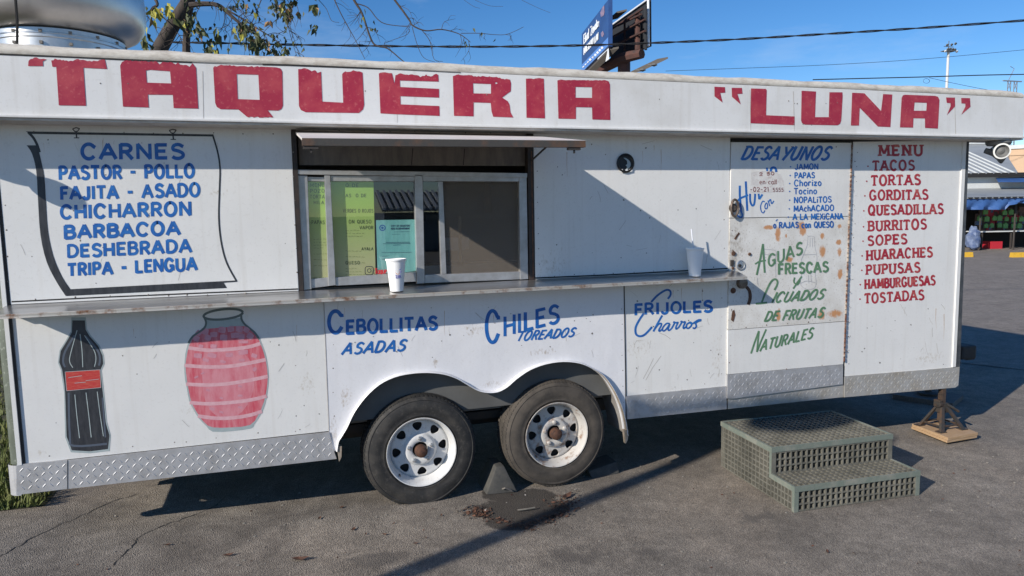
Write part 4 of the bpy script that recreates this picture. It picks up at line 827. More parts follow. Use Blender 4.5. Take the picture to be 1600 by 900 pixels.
for t, x0, y0, x1, y1, h in (('JAMON', 1242.3, 264.7, 1278, 264.2, 8.3), ('PAPAS', 1241.7, 278.4, 1272.5, 277.9, 8.6), ('Chorizo', 1240.8, 290.9, 1283, 290, 9.6), ('Tocino', 1240.8, 303.3, 1276, 302.8, 9.4), ('NOPALiTOS', 1240.8, 317, 1298.8, 316, 9), ('MAchACADO', 1240.3, 330.5, 1302.6, 329, 9), ('A LA MEXiCANA', 1238.7, 343.4, 1317, 342.2, 9)):
    P_ = Paint(S_); P_.text(t, (x0, y0), (x1, y1), h, 1.9, gap=.2); P_.dot(x0-7.2, y0-4.2, 1.2); P_.build('lettering', BLUE, DR, 'small blue menu line "%s"' % t)
P_ = Paint(S_); P_.text('o RAJAS con QUESO', (1208.3, 356.4), (1302, 355), 9, 1.9, gap=.2).stroke([(1212, 345.5), (1214.5, 342.5)], 1.4).build('lettering', BLUE, DR, 'small blue menu line "o rajas con queso"')
# torn sticker and what is left of its writing
edge = [(240+190*(1+math.cos(R(a)))*.98, 405+128*math.sin(R(a))*(1 if math.sin(R(a)) < 0 else .98)) for a in range(0, 360, 8)]
Paint(S_, .0008).area(z6([(x+random.uniform(-9, 9), y+random.uniform(-9, 9)) for x, y in [(240, 540), (232, 470), (250, 400), (250, 300), (300, 285), (400, 280), (520, 290), (600, 320), (625, 400), (640, 520), (560, 530), (400, 538)]])).build('sticker_residue', PEEL, DR)
P_ = Paint(S_, .0020)
for t, a, b, h, w in (('2 50', (347, 335), (520, 325), 36, 1.4), ('en call', (350, 432), (552, 432), 52, 1.3), ('-02-21', (240, 520), (455, 520), 50, 1.3), ('5555', (505, 522), (630, 520), 44, .9)): P_.text(t, z6([a])[0], z6([b])[0], h/7.5, w)
P_.build('residue_writing', PEELR, DR)
z7 = lambda pts: sc((1120, 350), 5.627, pts)
P_ = Paint(S_); P_.stroke(z7([(405, 175), (385, 290), (350, 448)]), 3.0).stroke(z7([(405, 175), (412, 300), (420, 428)]), 3.0).stroke(z7([(335, 352), (370, 330), (430, 320)]), 2.2)
P_.text('GUAS', (1200, 417), (1253, 396), 18, 3.0, 19, lean=.0).build('lettering', GREEN, DR, 'green painted word "Aguas"')
Paint(S_).text('FRESCAS', (1216.5, 429), (1293.5, 424.3), 16.5, 3.5, 15.5).build('lettering', GREEN, DR, 'green painted word "Frescas"')
Paint(S_).stroke(smooth_px([(1241.5, 433.5), (1240.5, 441), (1246, 444.5), (1250, 438)]), 2.4).stroke([(1252.6, 431.7), (1246, 441), (1239.2, 451)], 2.6).build('lettering', GREEN, DR, 'green letter "y"')
P_ = Paint(S_); P_.stroke(smooth_px(z7([(395, 690), (425, 610), (465, 525), (495, 490), (520, 487), (533, 510), (525, 545), (505, 580)])), 3.0).stroke(z7([(342, 700), (395, 697), (442, 690)]), 2.7)
P_.text('ICUADOS', (1205.3, 473), (1284, 467), 16, 2.9, 15.5, slant=.5).build('lettering', GREEN, DR, 'green slanted word "Licuados"')
Paint(S_).text('DE FRUTAS', (1194, 502.5), (1284, 495.5), 15.5, 3.0, 15.5, slant=.42).build('lettering', GREEN, DR, 'green slanted words "de frutas"')
P_ = Paint(S_); P_.stroke([(1173.3, 552.4), (1179, 535), (1185.6, 517)], 2.9).stroke([(1185.6, 517), (1184, 535), (1182.6, 550)], 2.9).stroke([(1182.6, 550), (1189, 533), (1197, 514.5)], 2.7)
P_.text('ATURALES', (1187.5, 549), (1268, 528), 17.5, 2.9, 17, slant=.28).build('lettering', GREEN, DR, 'green slanted word "Naturales"')
P_ = Paint(S_, .0006)
for pts in ([(800, 110), (795, 180), (765, 260), (740, 330), (745, 420), (735, 520), (760, 560), (810, 575), (860, 560), (872, 510), (865, 420), (880, 300), (862, 200), (858, 115)], [(800, 110), (830, 105), (858, 115)], [(820, 120), (818, 200)], [(838, 118), (842, 205)], [(765, 270), (870, 268)], [(740, 520), (790, 500), (865, 515)], [(400, 220), (470, 225), (520, 240), (515, 320), (518, 470)], [(400, 220), (395, 260), (520, 275)], [(355, 470), (360, 530), (380, 550)], [(805, 450), (808, 520)], [(825, 440), (828, 510)]): P_.stroke(smooth_px(z7(pts)), .55)
P_.build('pencil_sketch', PENC, DR)

# --- right panel: red menu
S_ = Wp(-.004)
Paint(S_).text('MENU', (1373.5, 243.4), (1440.5, 242.6), 16, 3.9, serif=True, gap=.34).build('lettering', REDM, RP, 'red serif heading "Menu"')
for t, x0, y0, x1, y1, h, h1 in (('TACOS', 1363.5, 266.4, 1428.3, 265.5, 15.2, 15), ('TORTAS', 1361.5, 289.8, 1437.5, 288.4, 15.6, 15.5), ('GORDITAS', 1358.7, 312.6, 1449.7, 311.3, 15, 15), ('QUESADILLAS', 1357, 336, 1473.3, 333.8, 15, 15.2), ('BURRITOS', 1356.5, 360.8, 1447, 357.6, 15, 15.3),
        ('SOPES', 1355.8, 383.4, 1416.7, 380.8, 14.6, 15), ('HUARACHES', 1354.3, 406.4, 1456.3, 400.9, 15, 15), ('PUPUSAS', 1353.8, 428.9, 1437, 425, 14.6, 15), ('HAMBURGUESAS', 1351.5, 451.4, 1460.8, 444.8, 14.4, 14.4), ('TOSTADAS', 1351, 473.9, 1443.3, 467.9, 15, 15)):
    P_ = Paint(S_); P_.text(t, (x0, y0), (x1, y1), h, 3.25, h1, serif=True, gap=.26)
    P_.dot(x0-7.5, y0-6.6, 1.3); P_.build('lettering', REDM, RP, 'red serif menu line "%s"' % t)

# --- counter
yc = -.167
mb = MB(); zf_, zbk = 1.302, 1.330; xa, xb = -1.31, 2.86
mb.add([(xa, yc, zf_), (xb-.03, yc, zf_), (xb, .0, zbk), (xa, .0, zbk), (xa, yc, zf_-.004), (xb-.03, yc, zf_-.004), (xb, .0, zbk-.02), (xa, .0, zbk-.02)], [(0, 1, 2, 3), (7, 6, 5, 4), (0, 4, 5, 1), (1, 5, 6, 2), (2, 6, 7, 3), (3, 7, 4, 0)])
CT = mb.build('counter', STEEL, TR)
mb = MB(); n = 70; 
for i in range(n+1):
    x = xa+(xb-.03-xa)*i/n; w = random.uniform(-.0015, .0015)
    for (yy, zz) in ((yc-.001, zf_+.0005), (yc-.005, zf_-.004), (yc-.004, zf_-.013), (yc-.006+w, zf_-.019), (yc+.004, zf_-.021+w)): mb.v.append((x, yy, zz))
for i in range(n):
    for j in range(4): a = i*5+j; mb.f.append((a, a+5, a+6, a+1)); mb.mi.append(0)
mb.build('counter_edge', EDGE, CT, smooth=True)
MB().box(xa+.01, xb-.05, -.05, -.006, 1.285, 1.305).build('counter_angle', RUSTY, CT)
Paint(Wp(-.0065), .0).stroke([(18, 471.5), (160, 464.5), (466, 451.5)], 2.2).stroke([(836, 434.5), (940, 430), (1137, 419.5)], 2.2).build('counter_joint', DARK, CT)

# --- service window
wx0, wx1 = .066, 1.440
JAMB = mat('dark_jamb', (.02, .019, .019), .6, col2=(.05, .03, .022), vscale=20)
WN = MB().box(wx0, wx0+.024, -.004, .05, 1.331, 2.2).build('service_window', JAMB, TR)
MB().box(wx1-.036, wx1, -.004, .05, 1.331, 2.2).build('window_jamb', JAMB, WN)
WN['label'] = 'sliding aluminium service window with papers behind the glass'
MB().box(wx1-.016, wx1-.009, -.006, -.0045, 1.34, 2.1).build('jamb_strip', RUSTB, WN)
MB().box(wx0+.035, wx1-.037, .045, .06, 2.015, 2.2).build('header_board', HEAD, WN)
for px in (645, 726): Paint(Wp(.044), 0).stroke([(px, 232), (px-2, 258)], 1.1).build('board_joint', DARK, WN)
def wbar(px, Y0=.012, Y1=.05, m=ALU, name='window_frame'): return pxprism(px, Y0, Y1-Y0, m, name, WN, bevel=.002)
wbar([(464.5, 265), (824, 270.5), (824, 277.5), (465, 272.5)], .000)
wbar([(465, 274), (480.5, 274.3), (486.3, 440), (487, 452), (475, 453.5)], .012)
wbar([(480.8, 276), (506.6, 276.5), (506.6, 283.8), (481, 283)], .022)
wbar([(483.8, 436.6), (513, 433.6), (514, 447), (486.6, 450.5)], .022)
wbar([(507, 273.5), (516, 273.8), (524.6, 445.5), (513.6, 447)], .004)
wbar([(516.3, 274), (647.6, 275.5), (648, 283.5), (517, 283)], .012)
wbar([(524, 433.6), (650.5, 425.5), (651, 440), (524.9, 446.5)], .012)
wbar([(648, 272.5), (660.3, 272.8), (663.8, 442.5), (651.8, 443.5)], .000)
wbar([(660.6, 274.8), (811, 276.5), (811, 283.8), (661, 283.2)], .008)
wbar([(664, 429.6), (812.5, 424.4), (813, 436.5), (664.2, 442.4)], .008)
wbar([(811.2, 274.5), (823, 275), (825.5, 436), (813, 437)], .004)
wbar([(684.8, 283.5), (692, 283.8), (697.6, 428), (689.4, 428.5)], .018)
def pane(px, Y, m=GLASS, name='pane', d=.003): return pxprism(px, Y, d, m, name, WN)
pane([(479, 284), (507, 284), (514, 434), (484, 437)], .030); pane([(516.5, 283.5), (648.5, 284), (651, 426), (524.5, 434)], .024); pane([(661, 283.5), (690, 284), (694, 429), (664.5, 430)], .026)
pane([(692.2, 284), (811, 284.5), (812.6, 424.2), (697.8, 428.2)], .034, SCREEN, 'insect_screen')
# papers behind the glass
Yp = .042
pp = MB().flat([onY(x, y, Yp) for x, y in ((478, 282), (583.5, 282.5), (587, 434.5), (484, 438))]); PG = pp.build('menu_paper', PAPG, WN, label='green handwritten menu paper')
P_ = Paint(Wp(Yp), .0008)
for t, a, b, h in (('·MENU', (482, 292), (507, 292), 5.5), ('·POZO', (482, 301), (507, 301), 5.5), ('·TORTA', (482, 310), (507, 310), 5.5), ('·PAPAS', (485, 350), (507, 350), 5.5), ('MILA', (490, 319), (506, 319), 5), ('O DE', (540, 292), (560, 292), 5), ('AS  O DE', (540, 308), (572, 308), 5), ('VERDES O ROJOS', (536, 332), (583, 332), 5.5), ('ON QUESO', (545, 349), (580, 349), 5.5), ('VAPOR', (562, 358), (583, 358), 5), ('AYALA', (565, 391), (583, 391), 4.5), ('QUESO', (540, 413), (562, 413), 5)): P_.text(t, a, b, h, .75, gap=.3)
P_.build('handwriting', INK, WN)
P_ = Paint(Wp(Yp), .0008)
for i in range(17):                                             # lines too faint to read
    y = 360+i*4.6; x = random.choice((490, 540)); e = random.uniform(506, 512) if x < 500 else random.uniform(555, 580)
    while x < e: l = random.uniform(2, 5); P_.stroke([(x, y+random.uniform(-.6, .6)), (x+l, y+random.uniform(-.6, .6))], .7); x += l+random.uniform(.8, 2.5)
P_.build('faint_writing', mat('faint_ink', (.20, .24, .08), .8), WN)
pn = MB().flat([onY(x, y, Yp-.003) for x, y in ((587.5, 344), (650, 343), (652, 423), (590, 431))]); pn.build('posted_notice', TEAL, WN, label='teal posted notice with round blue seal')
P_ = Paint(Wp(Yp-.003), .0008)
P_.text('CITY OF HOUSTON', (611, 354.3), (640, 354), 2.6, .65); P_.text('HEALTH DEPARTMENT', (611, 358.6), (640, 358.3), 2.6, .65)
for (x0, x1, y, w) in ((616, 640, 362, .4), (603, 640, 378.5, .7), (598, 641, 380.6, .7), (614, 626, 382.8, .6), (596, 643, 394.5, .5), (597, 608, 400, .5), (597, 606, 405, .6), (612, 625, 366, .4)):
    P_.stroke([(x0, y+.3), (x1, y-.2)], w)
P_.build('notice_text', INKB, WN)
P_ = Paint(Wp(Yp-.003), .0008); P_.stroke([(597.5+4.2*math.cos(R(a)), 356+4.2*math.sin(R(a))) for a in range(0, 365, 15)], 1.5).dot(597.5, 356, 2.0, 10); P_.build('notice_seal', INKN, WN)
P_ = Paint(Wp(.023), .0006)                                    # sticker on the glass: rounded square with a lens ring
rr = lambda x0, y0, x1, y1, r: arc(x1-r, y1-r, r, r, 0, 90, 5)+arc(x0+r, y1-r, r, r, 90, 180, 5)+arc(x0+r, y0+r, r, r, 180, 270, 5)+arc(x1-r, y0+r, r, r, 270, 360, 5)
q = rr(570.6, 416.5, 583.4, 429.2, 3.2); P_.stroke(q+q[:1], 1.2).stroke([(577+2.9*math.cos(R(a)), 422.8+2.9*math.sin(R(a))) for a in range(0, 365, 15)], 1.1).dot(580.8, 419, .7); P_.build('camera_sticker', BLACKP, WN)
P_ = Paint(Wp(.023), .0006); P_.text('Taque', (586, 428), (604, 427), 8.5, 1.5, gap=.12).build('sticker_text', INKR, WN)
# kitchen things glimpsed behind the glass
MB().box(1.00, 1.16, .50, .62, 1.50, 1.58).build('napkin_box', FOAM, WN)
MB().box(.9, 1.9, .62, .79, 1.70, 1.73).build('kitchen_shelf', SHELFM, WN); MB().box(1.35, 1.62, .60, .78, 1.74, 1.98).build('kitchen_box', SHELFM, WN); MB().box(1.68, 1.86, .60, .78, 1.735, 1.90).build('kitchen_box', SHELFM, WN); MB().box(1.0, 1.25, .60, .78, 1.735, 1.93).build('kitchen_box', SHELFM, WN); MB().box(.7, 2.0, .55, .79, 1.34, 1.40).build('kitchen_counter', ALU, WN); MB().tube([(1.10, .5, 1.40), (1.10, .5, 1.72)], .012, 8).build('paper_roll', WOOD, WN)

# --- awning shutter
AW = thing
ys_, zs_ = -.76, 2.086
hx0, hx1, hz = .088, 1.440, 2.187
mb = MB().hexa([(hx0, -.012, hz), (hx1, -.012, hz), (1.4445, ys_, zs_), (.0965, ys_, 2.078)], [(hx0, -.012, hz-.012), (hx1, -.012, hz-.012), (1.4445, ys_+.001, zs_-.010), (.0965, ys_+.001, 2.068)])
AWN = mb.build('awning', mat('awning_skin', (.70, .66, .62), .5, var=.15, vscale=3), TR)
AWN['label'] = 'raised white shutter with rusty edge over the window'
MB().hexa([(.0965, ys_-.002, 2.0765), (1.4445, ys_-.002, zs_-.0015), (1.4445, ys_-.002, zs_-.034), (.0965, ys_-.002, 2.0445)], [(.0965, ys_+.03, 2.070), (1.4445, ys_+.03, zs_-.004), (1.4445, ys_+.03, zs_-.034), (.0965, ys_+.03, 2.0445)]).build('awning_edge', RUSTY, AWN)
for xx, zz, th in ((.0965, 2.078, .013), (1.4145, 2.086, .034)): MB().hexa([(xx, ys_+.031, zz-.010), (xx+.03, ys_+.031, zz-.010), (xx+.03, ys_+.031, zz-th), (xx, ys_+.031, zz-th)], [(xx, -.02, hz-.0125), (xx+.03, -.02, hz-.0125), (xx+.03, -.02, hz-th-.001), (xx, -.02, hz-th-.001)]).build('awning_rail', RUSTY, AWN)
for xx, zz in ((.13, 2.043), (1.385, 2.051)):
    MB().box(xx-.03, xx+.035, ys_+.003, ys_+.028, zz-.012, zz-.001).box(xx+.0, xx+.008, ys_+.01, ys_+.018, zz-.028, zz-.012).build('awning_latch', FRAME, AWN)
mb = MB(); 
for xx in (1.425,): mb.tube([(xx, -.018, 2.045), (xx-.0, -.30, 2.108)], .006, 6)
mb.build('awning_strut', FRAME, AWN)

# vent plug on the upper right panel: black knock-out with a torn foil crescent
c = onY(976.5, 255, -.005); VN = MB().lathe([(.058, 0), (.060, .010), (.050, .014), (.044, .006), (0, .004)], 28, RY(c)).build('vent_plug', mat('vent_black', (.012, .013, .015), .45), UR, smooth=True)
Paint(Wp(-.014), .0).area(smooth_px([(974, 246.5), (979, 247.5), (984, 252), (985.3, 257), (983.5, 262), (977, 266), (980, 261), (977.5, 258.5), (980, 256), (979.5, 251)], 3)).build('foil_crescent', PALEG, UR)
for x, y in ((971, 266.3), (979.5, 267), (985.5, 266)): Paint(Wp(-.015), .0).area([(x-2.5, y-2), (x+2, y-2), (x+2.6, y+1.5), (x-1, y+2.6)]).build('foil_tab', FOAM, UR)

# --- floodlights under the fascia ends
def aim(pos, d): return Matrix.Translation(pos) @ Vector(d).normalized().to_track_quat('Z', 'Y').to_matrix().to_4x4()
def flood(x, y, z, parent, heads):
    b = MB().lathe([(.080, .0), (.083, -.018), (.070, -.034), (0, -.036)], 20, Matrix.Translation((x, y, z))).build('flood_light', LAMPG, parent, smooth=True)
    for (pos, d, shell, face) in heads:
        M = aim(pos, d); MB().tube([(x+(pos[0]-x)*.3, y, z-.03), tuple(Vector(pos)-Vector(d).normalized()*.05)], .014, 8).build('lamp_arm', LAMPG, b, smooth=True)
        MB().lathe([(0, -.085), (.020, -.08), (.024, -.02), (.040, .02), (.052, .040), (.056, .050), (.056, .056), (.046, .057)], 24, M).build('lamp_shell', shell, b, smooth=True)
        MB().lathe([(.046, .055), (.034, .036), (.028, .034), (.014, .042), (0, .044)], 24, M).build('lamp_glass', face, b, smooth=True)
    return b
flood(5.03, -.10, 2.199, TR, [((4.965, -.16, 2.125), (-.62, -.95, -.22), LAMPW, LAMPG), ((5.03, -.09, 2.105), (.75, -.55, -.35), LAMPG, LAMPG)])
flood(-1.63, -.16, 2.199, TR, [((-1.505, -.20, 2.125), (1.0, .0, -.62), LAMPG, LAMPW)])

# --- roof fan
fx, fy, fz = -1.275, 1.2, 2.472
FN = MB().lathe([(.355, 0), (.355, .33), (.36, .335), (.36, .385), (.35, .39), (.27, .40)], 72, Matrix.Translation((fx, fy, fz))).build('exhaust_fan', GALV, TR, smooth=True)
FN['label'] = 'spun aluminium exhaust fan on the roof'
MB().lathe([(.325, .398), (.345, .392), (.39, .40), (.438, .425), (.475, .47), (.490, .53), (.492, .60), (.485, .68), (.46, .76), (.40, .82), (.27, .86), (0, .87)], 72, Matrix.Translation((fx, fy, fz))).build('fan_housing', SPUN, FN, smooth=True)
mb = MB()
for a in range(0, 360, 24):
    for zz in (.30, .365):
        c = Vector((fx+.361*math.cos(R(a+4)), fy+.361*math.sin(R(a+4)), fz+zz)); mb.box(c.x-.008, c.x+.008, c.y-.008, c.y+.008, c.z-.008, c.z+.008)
mb.build('fan_bolts', RIV, FN, kind='stuff')
MB().lathe([(.3605, .352), (.363, .354), (.363, .360), (.3605, .362)], 72, Matrix.Translation((fx, fy, fz))).build('fan_band', STEEL, FN, smooth=True)
p1 = onY(27, 72, .72); p2 = onY(24, -6, .60); MB().tube([p1, p1.lerp(p2, .5)+Vector((.004, 0, 0)), p2], .008, 6).build('fan_cable', WIRE, FN)

# --- wheels
def wheel(cx, cz, rub, rimm, worn):
    gy = .0; gzz = gz(cx); M = RY((cx, gy, cz)); Rt = .338
    n = 96; prof = [(.200, -.175), (.27, -.205), (.318, -.192), (.333, -.170), (.3385, -.145), (.335, -.139), (.335, -.133), (.339, -.128), (.339, -.090), (.3345, -.085), (.3345, -.078), (.339, -.073), (.338, -.035), (.330, -.014), (.318, .001), (.312, .003), (.308, .001), (.285, .009), (.262, .011), (.245, .009), (.228, .004), (.222, .006), (.214, .001), (.206, -.012), (.200, -.03)]
    mb = MB().lathe(prof, n, M)
    for k in range(84):                                         # shoulder lugs
        a = 2*math.pi*k/84; 
        for (h0, h1, off) in ((-.045, -.012, 0), (-.085, -.050, .5), (-.165, -.130, .2)):
            aa = a+off*2*math.pi/84; b = aa+.052
            vs = []
            for ang in (aa, b):
                for (rr_, hh) in ((.332, h0), (.3425 if h1 < -.02 else .3405, h0), (.3425 if h1 < -.02 else .334, h1), (.322, h1)): vs.append(M @ Vector((rr_*math.cos(ang), rr_*math.sin(ang), hh)))
            mb.add(vs, [(0, 1, 2, 3), (7, 6, 5, 4), (0, 4, 5, 1), (1, 5, 6, 2), (2, 6, 7, 3)])
    zmin = gzz+.001; vs = []
    for v in mb.v:                                              # the tyre sits flat on the ground and bulges there
        x, y, z = v; d = (zmin+.05)-z
        if z < zmin: z = zmin+(z-zmin)*.02
        if d > 0 and y < .02: y -= min(.012, d*.18)
        vs.append((x, y, z))
    mb.v = vs
    WH = thing_part = None
    w = mb.build('wheel', rub, TR, smooth=True)
    w['label'] = 'dusty brown rear tyre on a chipped white wheel' if worn else 'black front tyre on a clean white spoked wheel'
    rim = MB().lathe([(.200, -.020), (.205, .000), (.2085, .006), (.2075, .010), (.202, .008), (.196, -.004), (.190, -.014), (.188, -.030), (.180, -.055), (.178, -.078), (.176, -.16)], 72, M).build('rim_barrel', rimm, w, smooth=True)
    # dished disc with eight rounded openings
    def dish(r): 
        pts = [(.05, -.060), (.106, -.060), (.166, -.066), (.178, -.076)]
        for (a, za), (b, zb_) in zip(pts, pts[1:]):
            if r <= b: return za+(zb_-za)*(r-a)/(b-a)
        return -.074
    mb = MB(); seg = 8; NP = 40
    tri = smooth_px([(.138+.024, -.022), (.138+.026, 0), (.138+.024, .022), (.138+.010, .029), (.138-.014, .017), (.138-.025, 0), (.138-.014, -.017), (.138+.010, -.029), (.138+.024, -.022)], 5)[:-1]; NP = len(tri)
    for s in range(seg):
        th = 2*math.pi*s/seg+R(4); hw = math.pi/seg
        inner_ = []; outer_ = []
        for (r_, t_) in tri:
            dx, dy = r_-.140, t_; ang = math.atan2(dy, dx)
            inner_.append((r_, t_/r_))                           # polar (r, dtheta)
            # walk outward until the sector boundary in (r, theta*.14) space
            ux, uy = math.cos(ang), math.sin(ang); best = 9
            for lim, comp, c0 in ((.178, ux, .140), (.106, ux, .140)):
                if abs(comp) > 1e-6:
                    t = (lim-c0)/comp
                    if t > 0: best = min(best, t)
            if abs(uy) > 1e-6:
                best = min(best, abs(hw*.14/uy))
            outer_.append((.140+ux*best, uy*best/.14))
        o = len(mb.v); rings = 11
        for k in range(rings+1):
            for (a, b) in zip(inner_, outer_):
                t = k/rings; r_ = a[0]+(b[0]-a[0])*t; dt = a[1]+(b[1]-a[1])*t; ang = th+dt
                mb.v.append(tuple(M @ Vector((r_*math.cos(ang), r_*math.sin(ang), dish(r_)))))
        for k in range(rings):
            for i in range(NP): a = o+k*NP+i; b = o+k*NP+(i+1) % NP; mb.f.append((a, b, b+NP, a+NP)); mb.mi.append(0)
        o2 = len(mb.v)
        for a in inner_: ang = th+a[1]; mb.v.append(tuple(M @ Vector((a[0]*math.cos(ang), a[0]*math.sin(ang), dish(a[0])-.012))))
        for i in range(NP): a = o+i; b = o+(i+1) % NP; mb.f.append((a, b, o2+(i+1) % NP, o2+i)); mb.mi.append(0)
    # fill the corners of each sector with a plain ring strip behind
    mb.lathe([(.1062, -.0602), (.101, -.0595), (.094, -.052), (.089, -.0425), (.084, -.0395), (.052, -.040), (.047, -.044), (.045, -.065)], 64, M)
    mb.build('rim_disc', rimm, w, smooth=True)
    MB().lathe([(.176, -.10), (.05, -.10), (0, -.10)], 40, M).build('brake_drum', DARK, w)
    MB().lathe([(.038, -.03), (.0365, -.006), (.034, .006), (.027, .009), (.025, .018), (.016, .022), (0, .023)], 28, M).build('hub_cap', HUB, w, smooth=True)
    for k in range(5):
        a = 2*math.pi*k/5+.35; c = Vector((.071*math.cos(a), .071*math.sin(a), -.041)); MB().lathe([(.013, -.004), (.013, .010), (.010, .016), (0, .018)], 6, M @ Matrix.Translation(c)).build('lug_nut', GALV if not worn else RIMR, w)
    a = R(225); c = Vector((.186*math.cos(a), .186*math.sin(a), -.03)); MB().tube([M @ c, M @ (c+Vector((0, 0, .026)))], .005, 6).build('valve', FRAME, w)
    return w
wheel(.714, .3406, RUBBER, RIMW, False); wheel(1.570, .3475, RUBD, RIMR, True)
mb = MB()
for xx in (.714, 1.57): mb.tube([(xx, .2, .33), (xx, 2.3, .33)], .04, 10)
mb.box(.5, 1.8, .42, .5, .40, .46)
mb.build('axle', FRAME, TR)
# tongue jack and coupler off the right hand end
MB().box(4.86, 5.9, 1.0, 1.08, .42, .50).box(5.28, 5.46, .90, 1.2, .46, .52).build('tongue', FRAME, TR)
jc = onZ(1450, 614, .04)
MB().tube([(jc.x, jc.y, .05), (jc.x, jc.y, .62)], .028, 12).lathe([(.10, .046), (.10, .052), (.03, .058)], 20, Matrix.Translation((jc.x, jc.y, 0))).build('tongue_jack', FRAME, TR, smooth=True)
cc = onY(1504, 547, 1.05); mb = MB().box(cc.x-.12, cc.x+.06, .95, 1.15, cc.z-.07, cc.z+.06).box(cc.x-.02, cc.x+.09, .98, 1.12, cc.z-.09, cc.z+.0); mb.build('coupler', FRAME, TR, bevel=.02)

# ------------------------------------------------------------------ things by the trailer
# board under the tongue jack
mb = MB().box(-.19, .19, -.24, .24, 0, .045, M=Matrix.Translation((jc.x, jc.y, -.02+.001)) @ Matrix.Rotation(R(28), 4, 'Z')); tag(mb.build('wood_board', WOODD, bevel=.004), 'dark shaded board under the tongue jack behind the trailer end', 'board')
# jack stand on its board at the right hand corner
bq = [onZ(x, y, .03) for x, y in ((1424, 664), (1480, 686), (1527, 678), (1470, 655))]
mb = MB().prism([(p.x, p.y, .018) for p in bq], (0, 0, -.018)); M2 = mb.prism([(p.x+.004, p.y-.002, .040) for p in bq], (0, 0, -.0215)); tag(M2.build('wood_board', WOOD, bevel=.002), 'pale plywood board lying under the jack stand in the sun', 'board')
jx, jy = sum(p.x for p in bq)/4-.01, sum(p.y for p in bq)/4+.02
JS = thing('jack_stand', (jx, jy, .04), 'dark rusty steel jack stand holding up the right corner of the trailer', 'jack stand')
zt = onY(1483, 607, jy).z
for sx in (-1, 1):
    for sy in (-1, 1):
        mb = MB(); a = Vector((jx+sx*.105, jy+sy*.095, .041)); b = Vector((jx+sx*.022, jy+sy*.022, .205)); d = Vector((.017, 0, 0)); e = Vector((0, .017, 0))
        mb.hexa([a-d-e, a+d-e, b+d*.8-e*.8, b-d*.8-e*.8], [a-d+e*.2, a+d+e*.2, b+d*.8+e*.2, b-d*.8+e*.2]); mb.box(a.x-.03, a.x+.03, a.y-.026, a.y+.026, .0405, .047); mb.build('leg', STANDM, JS)
mb = MB().tube([(jx-.09, jy-.08, .075), (jx+.09, jy-.08, .075)], .008, 6).tube([(jx-.09, jy+.08, .075), (jx+.09, jy+.08, .075)], .008, 6).tube([(jx-.09, jy-.08, .075), (jx-.09, jy+.08, .075)], .008, 6).tube([(jx+.09, jy-.08, .075), (jx+.09, jy+.08, .075)], .008, 6); mb.build('brace', STANDM, JS)
MB().box(jx-.032, jx+.032, jy-.032, jy+.032, .16, .235).build('collar', STANDM, JS, bevel=.004)
mb = MB().box(jx-.018, jx+.018, jy-.018, jy+.018, .09, zt+.015)
for i in range(7): mb.box(jx-.024, jx-.0185, jy-.014, jy+.014, .245+i*.018, .254+i*.018)
mb.build('post', mat('stand_post_rust', (.12, .075, .05), .65, metal=.3, col2=(.05, .04, .035), vscale=25), JS)
MB().tube([(jx+.02, jy-.03, .225), (jx+.06, jy-.045, .20), (jx+.115, jy-.05, .165)], .010, 8).build('lever', STANDM, JS)
MB().box(jx-.05, jx-.024, jy-.028, jy+.028, .205, .26).box(jx-.06, jx-.03, jy-.04, jy-.0, .22, .245).build('pawl', STANDM, JS, bevel=.004)
# wheel chocks
def chock(pts, h, name, label):
    mb = MB(); a, b, c, d = pts            # front-left, front-right, back-right, back-left on the ground
    T = [a.lerp(b, .36)+Vector((0, .02, h)), a.lerp(b, .62)+Vector((0, .02, h)), d.lerp(c, .62)+Vector((0, -.02, h)), d.lerp(c, .36)+Vector((0, -.02, h))]
    mb.add([a, b, c, d]+T, [(3, 2, 1, 0), (4, 5, 6, 7), (0, 1, 5, 4), (1, 2, 6, 5), (2, 3, 7, 6), (3, 0, 4, 7)])
    return tag(mb.build(name, CHOCK, bevel=.010, smooth=True), label, 'wheel chock')
a, b = onZ(760, 774, .02), onZ(809, 768, .02); a.z = gz(a.x)+.001; b.z = gz(b.x)+.001
ck = chock((a, b, b+Vector((.0, .22, 0)), a+Vector((.0, .22, 0))), .165, 'wheel_chock', 'black rubber wheel chock wedged between the two trailer wheels')
hd = MB().tube([onY(785, 764, -.012), onY(789, 762.5, -.03), onY(800, 766.5, -.022)], .005, 6); hd.build('rope_eye', RIV, ck)
a, b = onZ(926, 748, .0), onZ(964, 739, .0); a.z = b.z = gz(b.x)+.001
b.x += .02
mb = MB().add([a, b, b+Vector((0, .2, 0)), a+Vector((0, .2, 0)), a+Vector((-.02, .02, .05)), b+Vector((-.012, .02, .075)), b+Vector((-.012, .18, .075)), a+Vector((-.02, .18, .05))], [(3, 2, 1, 0), (4, 5, 6, 7), (0, 1, 5, 4), (1, 2, 6, 5), (2, 3, 7, 6), (3, 0, 4, 7)])
tag(mb.build('wheel_chock', CHOCK, bevel=.006), 'low dark wheel chock behind the dusty rear tyre', 'wheel chock')
